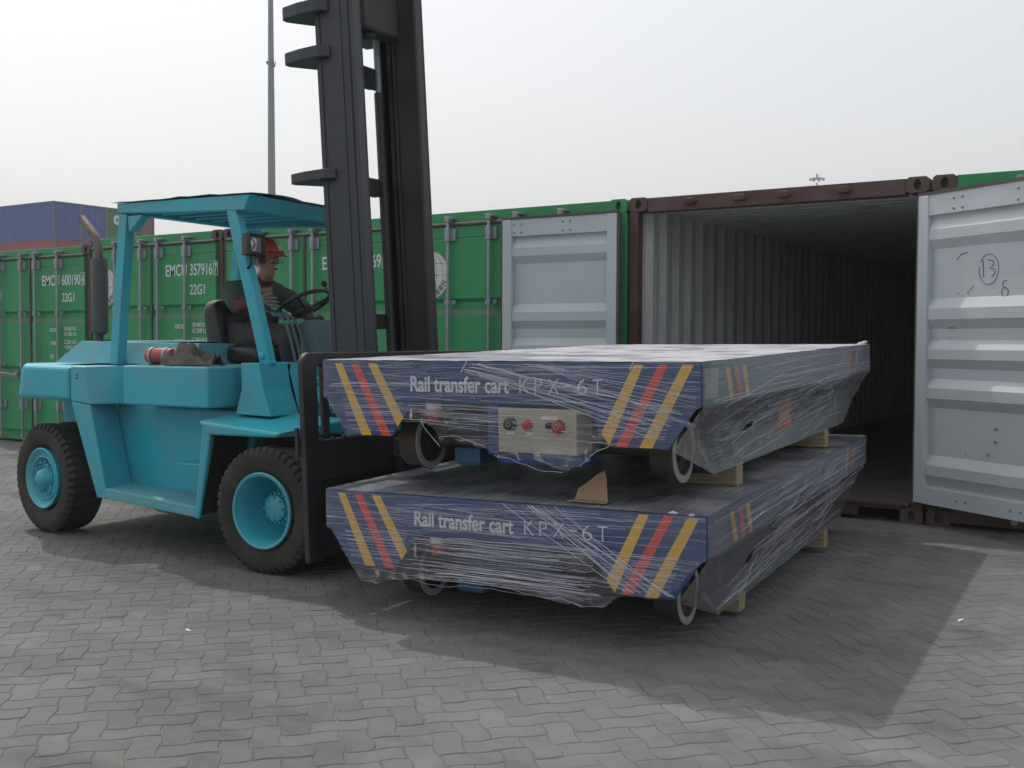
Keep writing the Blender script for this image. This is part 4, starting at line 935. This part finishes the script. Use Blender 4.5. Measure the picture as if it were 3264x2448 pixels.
    def lowz(x):
        for (xa, za), (xb, zb) in zip(low, low[1:]):
            if x <= xb: t = (x-xa)/(xb-xa) if xb > xa else 0; return za+(zb-za)*t
        return low[-1][1]
    def ff(u, v):
        x = 2.092*u; zl = lowz(x)+.006*nz(x*23, 1.3, lower)+.004*nz(x*60, 2, lower); z = zl*v
        under = max(0, -z-.205); inside = 1 if .56 < x < 1.54 else 0
        y = -.0075-abs(wob(x, z))+(.05*under if inside else 0)-(.0 if not inside else .012*math.sin(min(1, under*6)*3.1))
        if z < -.38: y += .08*min(1, (-z-.38)*8)*nz(x*12, z*10, 5)
        return ((x*S, y*S-.001, z*S))
    b = MB(); b.use('film_low' if lower else 'film'); b.grid(ff, 150, 26, uvfn=lambda u, v: (2*u, lowz(2.092*u)*v))
    # the wrap on the right flank: down the edge, then drawn in to the bottom rail
    rows = [(2.098, .003, .0, 3.83), (2.100, -.10, -.002, 3.83), (2.098, -.197, .0, 3.83), (2.05, -.30, .05, 3.74), (2.022, -.40, .15, 3.60), (2.008, -.50, .34, 3.42), (2.006, -.552, .44, 3.36)]
    def fs(u, v):
        t = v*(len(rows)-1); k = min(len(rows)-2, int(t)); f = t-k; A, B = rows[k], rows[k+1]; m_ = [a+(e-a)*f for a, e in zip(A, B)]
        y = m_[2]+(m_[3]-m_[2])*u; bulge = .02*math.sin(math.pi*min(1, max(0, (v-.33)/.67)))*math.sin(math.pi*u)
        return ((m_[0]-bulge+wob(y, m_[1], .007, 4))*S, y*S, (m_[1]+.004*nz(y*15, v*3, 4))*S)
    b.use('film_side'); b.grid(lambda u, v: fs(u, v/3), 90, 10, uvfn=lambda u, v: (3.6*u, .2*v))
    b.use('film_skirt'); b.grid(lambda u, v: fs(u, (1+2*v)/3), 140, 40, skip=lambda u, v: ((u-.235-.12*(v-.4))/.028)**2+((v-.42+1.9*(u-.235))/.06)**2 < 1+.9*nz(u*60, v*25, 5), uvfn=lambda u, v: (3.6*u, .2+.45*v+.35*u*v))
    # front corner of the flank film, from the foot to the rail end
    def fc(u, v):
        A = Vector((2.098, -.002, -.197)).lerp(Vector((1.955, -.004, -.392)), v); Bq = Vector((2.05, .05, -.30)).lerp(Vector((2.006, .44, -.552)), v)
        p = A.lerp(Bq, u); return (p.x*S+.004*nz(u*8, v*8, 1), p.y*S, p.z*S)
    b.grid(fc, 12, 16, uvfn=lambda u, v: (.5*u, .4*v))
    # left flank and back, plainly
    b.grid(lambda u, v: ((-.006)*S, 3.83*u*S, -.19*v*S), 30, 8, uvfn=lambda u, v: (3.6*u, .5*v))
    def outz(x):
        e = end_outline()
        for (xa, za), (xb, zb) in zip(e[1:-1], e[2:-1]):
            if xa <= x <= xb and xb > xa: return za+(zb-za)*(x-xa)/(xb-xa)
        return -.195
    b.grid(lambda u, v: (2.092*u*S, 3.838*S, min(outz(2.092*u), -.3 if .5 < 2.092*u < 1.6 else 0)*v*S), 60, 8, uvfn=lambda u, v: (2*u, .5*v))
    def ft(u, v):
        x, y = 2.1*u-.004, 3.836*v-.003; e = min(u, 1-u, v, 1-v)
        return (x*S, y*S, .004+.0035*abs(nz(x*6, y*5, 6+lower))+.003*abs(nz(x*20, y*3, 2))*(1 if e > .01 else .4))
    b.use('film_deck' if lower else 'film_top'); b.grid(ft, 70, 90, uvfn=lambda u, v: (3.6*v, 2*u))
    # strands where the film was pulled into ropes, and frayed crumples
    b.use('strand'); r2 = random.Random(3+lower)
    def rope(x0, z0, x1, z1, r, y=-.012, n=16, cr=.004):
        P = []
        for i in range(n+1):
            t = i/n; x = x0+(x1-x0)*t; z = z0+(z1-z0)*t; P.append(Vector((x*S, (y+cr*nz(x*14, z*14, r*900))*S, (z+cr*1.4*nz(x*9, z*9, 2+r*700))*S)))
        b.tube(P, [r*(.6+.5*abs(nz(i*.7, r*1000))) for i in range(n+1)], 5)
    if lower:
        for i in range(15): o = r2.gauss(0, .05); rope(1.12+o+r2.uniform(-.05, .3), -.004, 1.72+o*1.5+r2.uniform(0, .2), -.37, r2.uniform(.0006, .0018))
        for i in range(60): z = r2.uniform(-.42, -.19); rope(.5+r2.uniform(0, .3), z, 1.3+r2.uniform(0, .3), z+r2.uniform(-.03, .02), r2.uniform(.0005, .0014))
        rope(.40, -.43, 1.62, -.447, .0008, -.02, 60, .014); rope(.9, -.408, 1.5, -.452, .0012, -.016, 50, .016)
    else:
        for i in range(14): o = r2.gauss(0, .03); rope(.93+o, -.004-abs(r2.gauss(0, .03)), 1.95+o*2, -.20+r2.gauss(-.03, .05), r2.uniform(.0006, .0019))
        for i in range(10): o = r2.gauss(0, .05); rope(1.2+o, -.01, 2.07, -.08-abs(r2.gauss(0, .1)), r2.uniform(.0005, .0012))
        rope(.06, -.120, .95, -.103, .0022); rope(.045, -.135, .60, -.117, .0016)
        for i in range(14): z = r2.uniform(-.31, -.20); rope(.5+r2.uniform(0, .2), z, 1.1+r2.uniform(0, .4), z+r2.uniform(-.06, .03), r2.uniform(.0005, .0014))
        rope(.63, -.30, .735, -.425, .0015, -.016, 22, .02); rope(.735, -.38, 1.0, -.42, .0014, -.016, 30, .022); rope(1.5, -.48, 1.66, -.375, .0016, -.016, 26, .02); rope(1.05, -.45, 1.42, -.515, .0013, -.016, 40, .024)
        rope(.90, .006, .865, -.06, .0035, -.016, 8, .01); rope(1.78, .006, 1.76, -.035, .003, -.016, 8, .01)
    for i in range(70):   # taut creases along the flank, lying on the film
        u0 = r2.uniform(0, .75); u1 = min(.98, u0+r2.uniform(.08, .45)); v0 = r2.uniform(.05, .95); v1 = min(.97, max(.03, v0-r2.uniform(-.02, .28)*(1 if v0 > .36 else .15)))
        P = [Vector(fs(u0+(u1-u0)*k/17, v0+(v1-v0)*k/17))+Vector((.0035, 0, 0)) for k in range(18)]
        b.tube(P, r2.uniform(.0004, .0011), 4)
    for i in range(70 if lower else 60):   # fine, nearly level creases over the painted front
        x0 = r2.uniform(.02, 1.5); x1 = min(2.06, x0+r2.uniform(.15, .7)); z = r2.uniform(-.19, -.012); rope(x0, z, x1, min(-.01, z+r2.uniform(-.025, .03)), r2.uniform(.0003, .0008), -.0125, 14, .002)
    for xa, xb in ((.12, .52), (1.60, 1.98)):
        for i in range(22):
            z = r2.uniform(-.36, -.19); x0 = xa+max(0, (-z-.2)*.3)*(xa < 1); rope(x0, z, xb-(max(0, -z-.2)*.4), z+r2.uniform(-.02, .03), r2.uniform(.0003, .0008), -.0125, 10, .002)
    for (x, y, z, r) in ([(1.93, .02, .004, .03), (2.02, .01, .002, .022)] if lower else [(2.05, 3.76, .012, .035), (2.07, 3.79, .022, .025)]):
        def cr_(u, v):
            a, p_ = 2*math.pi*u, math.pi*v; k = r*(.55+.7*abs(nz(math.cos(a)*2+x*9, math.sin(a)*2, p_*2)))
            return ((x+k*math.sin(p_)*math.cos(a))*S, (y+k*.6*math.sin(p_)*math.sin(a))*S, (z+.35*k*math.cos(p_))*S)
        b.grid(cr_, 16, 8)
    b.build('stretch_film', None, c)
    return c
make_cart('rail_cart', 'lower blue rail cart in stretch film, set just above the ground, cardboard scrap on it', ML, 1)
make_cart('rail_cart', 'upper blue rail cart in stretch film, stacked on the other, its cream control box showing', MU, 0)

# timbers between and under the carts
def timber(Mx, y0, x0, x1, z0, z1, label):
    b = MB(); b.use('timber'); b.box((x0, y0, z0), (x1, y0+.105, z1)); o = b.build('timber_block', None, None, bevel=.004); o.matrix_world = Mx
    tag(o, label, 'timber block', 'timber blocks under the carts')
zl = -.5555*S
gap = lambda y: -(.6118+.0155*y)+.012
def pair(Mx, y, xr, z0, z1, la, lb):
    timber(Mx, y, xr-.36, xr, z0, z1, la)
    if lb: timber(Mx, y, .46, .80, z0, z1, lb)
pair(MU, .90*S, 1.875, -.683*S+.010, zl-.001, 'pale timber block between the two carts, at their near right corner', None)
pair(MU, 2.80*S, 1.90, -.683*S+.010, zl-.001, 'pale timber block between the two carts, far along toward the open container', None)
pair(ML, .90*S, 1.875, zl-.095, zl-.001, 'pale timber block under the lower cart, at its near right corner', 'shaded timber block under the lower cart, behind its left front wheel')
pair(ML, 2.80*S, 1.905, zl-.112, zl-.001, 'pale timber block under the lower cart, far along toward the open container', None)
# torn cardboard standing on the lower cart
b = MB(); b.use('card')
P = [(0, 0), (.165, .002), (.150, .05), (.138, .10), (.118, .135), (.112, .128), (.085, .115), (.05, .082), (.008, .05), (.004, .02)]
b.prism([(x, .02+y*.55, y) for x, y in P], (0, .004, 0)); b.prism([(-.018, -.02, .001), (.175, -.024, .001), (.168, .022, .001), (-.002, .022, .001)], (0, 0, .005))
cb = b.build('cardboard_scrap', None, None); cb.matrix_world = ML @ Matrix.Translation((1.395*S, .10*S, .012))
tag(cb, 'torn brown cardboard scrap standing on the deck of the lower cart', 'cardboard')
# ---------------------------------------------------------------- the driver (built in the forklift's frame)
dv = thing('person', 'driver in dark green jacket and orange helmet, seated at the forklift steering wheel', 'person', floc(-1.0, 0, 1.33), FH)
DO = Vector((-1.0, 0, 1.33))
def skinned(name, nd, edges, root, m, parent, sub=2, label=None):
    keys = list(nd); me = bpy.data.meshes.new(name)
    me.from_pydata([Vector(nd[k][0])-DO for k in keys], [(keys.index(a), keys.index(c)) for a, c in edges], [])
    me.materials.append(MT[m]); o = bpy.data.objects.new(name, me); COL.objects.link(o)
    if parent is not None: o.parent = parent
    sv = me.skin_vertices[0].data if me.skin_vertices else None
    md = o.modifiers.new('skin', 'SKIN'); md.use_smooth_shade = True; md.branch_smoothing = .6
    if not me.skin_vertices: bm = bmesh.new(); bm.from_mesh(me); bm.verts.layers.skin.verify(); bm.to_mesh(me); bm.free()
    sv = me.skin_vertices[0].data
    for i, k in enumerate(keys):
        r = nd[k][1]; sv[i].radius = r if isinstance(r, tuple) else (r, r); sv[i].use_root = (k == root)
    s = o.modifiers.new('smooth', 'SUBSURF'); s.levels = sub; s.render_levels = sub
    if label: o['label'] = label
    return o
SP = {
 'pel': ((-1.01, 0, 1.39), (.10, .13)), 'waist': ((-1.03, 0, 1.50), (.085, .125)), 'chest': ((-.985, 0, 1.64), (.095, .145)), 'clav': ((-.945, 0, 1.735), (.06, .09)),
 'neck': ((-.905, 0, 1.79), .048), 'jaw': ((-.868, 0, 1.842), (.062, .058)), 'head': ((-.862, 0, 1.915), (.088, .074)), 'crown': ((-.868, 0, 1.985), (.072, .066)), 'chin': ((-.805, 0, 1.830), (.028, .030)), 'nose': ((-.768, 0, 1.893), .012), 'brow': ((-.800, 0, 1.930), (.030, .045)),
 'shR': ((-.965, -.165, 1.715), .055), 'elR': ((-.855, -.315, 1.585), .043), 'wrR': ((-.735, -.285, 1.625), .028),
 'shL': ((-.940, .165, 1.715), .055), 'elL': ((-.790, .275, 1.575), .043), 'wrL': ((-.690, .165, 1.555), .028),
 'hipR': ((-.98, -.10, 1.385), .085), 'knR': ((-.545, -.155, 1.405), .062), 'anR': ((-.475, -.15, 1.03), .042), 'ftR': ((-.385, -.155, .985), .035),
 'hipL': ((-.98, .10, 1.385), .085), 'knL': ((-.545, .16, 1.395), .062), 'anL': ((-.475, .16, 1.03), .042), 'ftL': ((-.385, .165, .985), .035)}
ED = [('pel', 'waist'), ('waist', 'chest'), ('chest', 'clav'), ('clav', 'neck'), ('neck', 'jaw'), ('jaw', 'head'), ('head', 'crown'), ('jaw', 'chin'), ('head', 'brow'), ('brow', 'nose'),
 ('clav', 'shR'), ('shR', 'elR'), ('elR', 'wrR'), ('clav', 'shL'), ('shL', 'elL'), ('elL', 'wrL'), ('pel', 'hipR'), ('hipR', 'knR'), ('knR', 'anR'), ('anR', 'ftR'), ('pel', 'hipL'), ('hipL', 'knL'), ('knL', 'anL'), ('anL', 'ftL')]
skinned('body', SP, ED, 'pel', 'skin', dv)
def grow(k, d): p, r = SP[k]; return (p, tuple(x+d for x in r) if isinstance(r, tuple) else r+d)
J = {k: grow(k, .030) for k in ('pel', 'waist', 'chest', 'clav', 'shR', 'shL', 'elL')}
J['hem'] = ((-1.0, 0, 1.345), (.13, .165)); J['elR'] = grow('elR', .026); J['cuffR'] = ((-.815, -.307, 1.595), .060); J['cuffL'] = ((-.715, .185, 1.553), .042)
J['armR'] = ((-.925, -.245, 1.655), .084); J['armL'] = ((-.875, .225, 1.655), .072); J['collar'] = ((-.925, 0, 1.775), (.062, .070))
jk = skinned('jacket', J, [('hem', 'pel'), ('pel', 'waist'), ('waist', 'chest'), ('chest', 'clav'), ('clav', 'collar'), ('clav', 'shR'), ('shR', 'armR'), ('armR', 'elR'), ('elR', 'cuffR'), ('clav', 'shL'), ('shL', 'armL'), ('armL', 'elL'), ('elL', 'cuffL')], 'waist', 'jacket', dv)
tx = bpy.data.textures.new('cloth_folds', 'CLOUDS'); tx.noise_scale = .06
for o_ in (jk,):
    dm = o_.modifiers.new('folds', 'DISPLACE'); dm.texture = tx; dm.strength = .030; dm.mid_level = .5
c_ = skinned('cuff', {'a': ((-.812, -.307, 1.596), .046), 'b': ((-.800, -.304, 1.599), .050), 'c': ((-.792, -.302, 1.602), .046)}, [('a', 'b'), ('b', 'c')], 'b', 'cuff', jk)
skinned('shirt_collar', {'a': ((-.925, 0, 1.740), (.050, .055)), 'b': ((-.912, -.003, 1.758), (.050, .050)), 'c': ((-.875, 0, 1.715), (.030, .035))}, [('a', 'b'), ('a', 'c')], 'a', 'cuff', jk)
T = {k: grow(k, .020) for k in ('pel', 'hipR', 'hipL', 'knR', 'knL')}; T['anR'] = grow('anR', .028); T['anL'] = grow('anL', .028)
tr_ = skinned('trousers', T, [('pel', 'hipR'), ('hipR', 'knR'), ('knR', 'anR'), ('pel', 'hipL'), ('hipL', 'knL'), ('knL', 'anL')], 'pel', 'trousers', dv)
dm = tr_.modifiers.new('folds', 'DISPLACE'); dm.texture = tx; dm.strength = .022; dm.mid_level = .5
for s_ in ('R', 'L'):
    f_ = SP['ft'+s_][0]; skinned('boot', {'a': ((f_[0]-.09, f_[1], 1.045), .052), 'b': ((f_[0]-.085, f_[1], .985), .05), 'c': ((f_[0]+.02, f_[1], .975), .046), 'd': ((f_[0]+.09, f_[1], .968), .036)}, [('a', 'b'), ('b', 'c'), ('c', 'd')], 'b', 'plastic', dv)
def glove(wr, fwd, side, up, name='glove', curl=.25, thumb=1):
    wr, fwd, side, up = Vector(wr), Vector(fwd).normalized(), Vector(side).normalized(), Vector(up).normalized()
    P = lambda a, b_, c: wr+fwd*a+side*b_+up*c
    nd = {'cuff': (P(-.045, 0, 0), .038), 'wr': (P(0, 0, 0), .031), 'palm': (P(.05, 0, .004), (.022, .040)), 'kn': (P(.085, 0, .004), (.016, .038))}; ed = [('cuff', 'wr'), ('wr', 'palm'), ('palm', 'kn')]
    for i, (s, L) in enumerate(((.033, .078), (.011, .088), (-.011, .083), (-.032, .066))):
        x, z, a = .088, .004, -curl*.5; prev = 'kn'
        for k, fr in enumerate((.12, .42, .28, .22)):
            x += L*fr*math.cos(a); z += L*fr*math.sin(a); a -= curl*(1+.15*i) if k > 0 else 0; key = f'f{i}{k}'
            nd[key] = (P(x, s*(1+.12*k), z), (.0115, .0115) if k < 2 else (.0098, .0098)); ed.append((prev, key)); prev = key
    nd['t0'] = (P(.028, .034*thumb, -.008), .014); nd['t1'] = (P(.058, .056*thumb, -.018), .012); nd['t2'] = (P(.086, .062*thumb, -.026), .010); ed += [('palm', 't0'), ('t0', 't1'), ('t1', 't2')]
    return skinned(name, nd, ed, 'palm', 'glove', dv)
glove((-.735, -.285, 1.625), (.95, .30, .02), (.1, .25, -.96), (.1, -.95, .1), curl=.28, thumb=-1)
glove((-.690, .165, 1.555), (.72, -.55, .25), (.45, .75, .1), (-.1, .2, 1), curl=.75, thumb=-1)
hd = MB(); hd.use('helmet')
hc = Vector((-.868, 0, 1.952))
def hel(u, v):
    a, p_ = 2*math.pi*u, math.pi/2*v; return hc+Vector((.128*math.cos(a)*math.cos(p_), .108*math.sin(a)*math.cos(p_), .008+.105*math.sin(p_)))
hd.grid(hel, 32, 12)
def brim(u, v):
    a = 2*math.pi*u; k = 1+.05*v+(.30*v if math.cos(a) > 0 else 0)*max(0, math.cos(a))**1.5; return hc+Vector((.128*math.cos(a)*k, .108*math.sin(a)*(1+.05*v), .008-.016*v-(.012*v*max(0, math.cos(a)))))
hd.grid(brim, 32, 3)
hd.use('helmwhite'); hd.grid(lambda u, v: hc+Vector((.1295*math.cos((u-.5)*.38)*math.cos(.15+1.1*v), .110*math.sin((u-.5)*.38)*math.cos(.15+1.1*v), .008+.1065*math.sin(.15+1.1*v))), 8, 10)
ho = hd.xf(lambda p: p-DO).build('helmet', None, dv); sf = ho.modifiers.new('shell', 'SOLIDIFY'); sf.thickness = .003
h = MB(); h.use('hair'); h.grid(lambda u, v: Vector((-.880+.092*math.cos(.9+u*4.48), .0785*math.sin(.9+u*4.48), 1.885+.085*v)), 24, 4); h.xf(lambda p: p-DO).build('hair', None, dv)
for s_ in (-1, 1):
    e = MB(); e.use('skin'); e.ball((-.885, s_*.076, 1.895), .022, sx=.65, sy=.35, sz=1.25); e.xf(lambda p: p-DO).build('ear', None, dv)
    e = MB(); e.use('signwhite'); e.ball((-.797, s_*.031, 1.903), .0095); e.use('plastic'); e.ball((-.790, s_*.031, 1.903), .005); e.xf(lambda p: p-DO).build('eye', None, dv)
g = MB(); g.use('plastic')
for s_ in (-1, 1):
    g.tube([(-.776, s_*.034+.024*math.cos(t), 1.902+.017*math.sin(t)) for t in [2*math.pi*i/16 for i in range(17)]], .0022, 5); g.tube([(-.776, s_*.058, 1.906), (-.80, s_*.075, 1.908), (-.885, s_*.081, 1.905)], .002, 5)
g.tube([(-.776, -.010, 1.905), (-.770, 0, 1.909), (-.776, .010, 1.905)], .002, 5); g.xf(lambda p: p-DO).build('glasses', None, dv)
m_ = MB(); m_.use('cuff'); m_.grid(lambda u, v: Vector((-.779-.010*(2*u-1)**2, (u-.5)*.046, 1.850+(v-.5)*.012)), 8, 3); m_.xf(lambda p: p-DO).build('mouth', None, dv)
# ---------------------------------------------------------------- thin haze in the air
hm = bpy.data.materials.new('haze'); hm.use_nodes = True; t = hm.node_tree; t.nodes.clear()
o = N(t, 'ShaderNodeOutputMaterial'); pv = N(t, 'ShaderNodeVolumePrincipled'); pv.inputs['Density'].default_value = .0013; pv.inputs['Color'].default_value = (.93, .95, .98, 1)
pv.inputs['Anisotropy'].default_value = .2
t.links.new(pv.outputs['Volume'], o.inputs['Volume']); MT['haze'] = hm
b = MB(); b.box((-640, -640, -1.0), (640, 640, 45)); hz = b.build('haze', 'haze'); hz['kind'] = 'stuff'
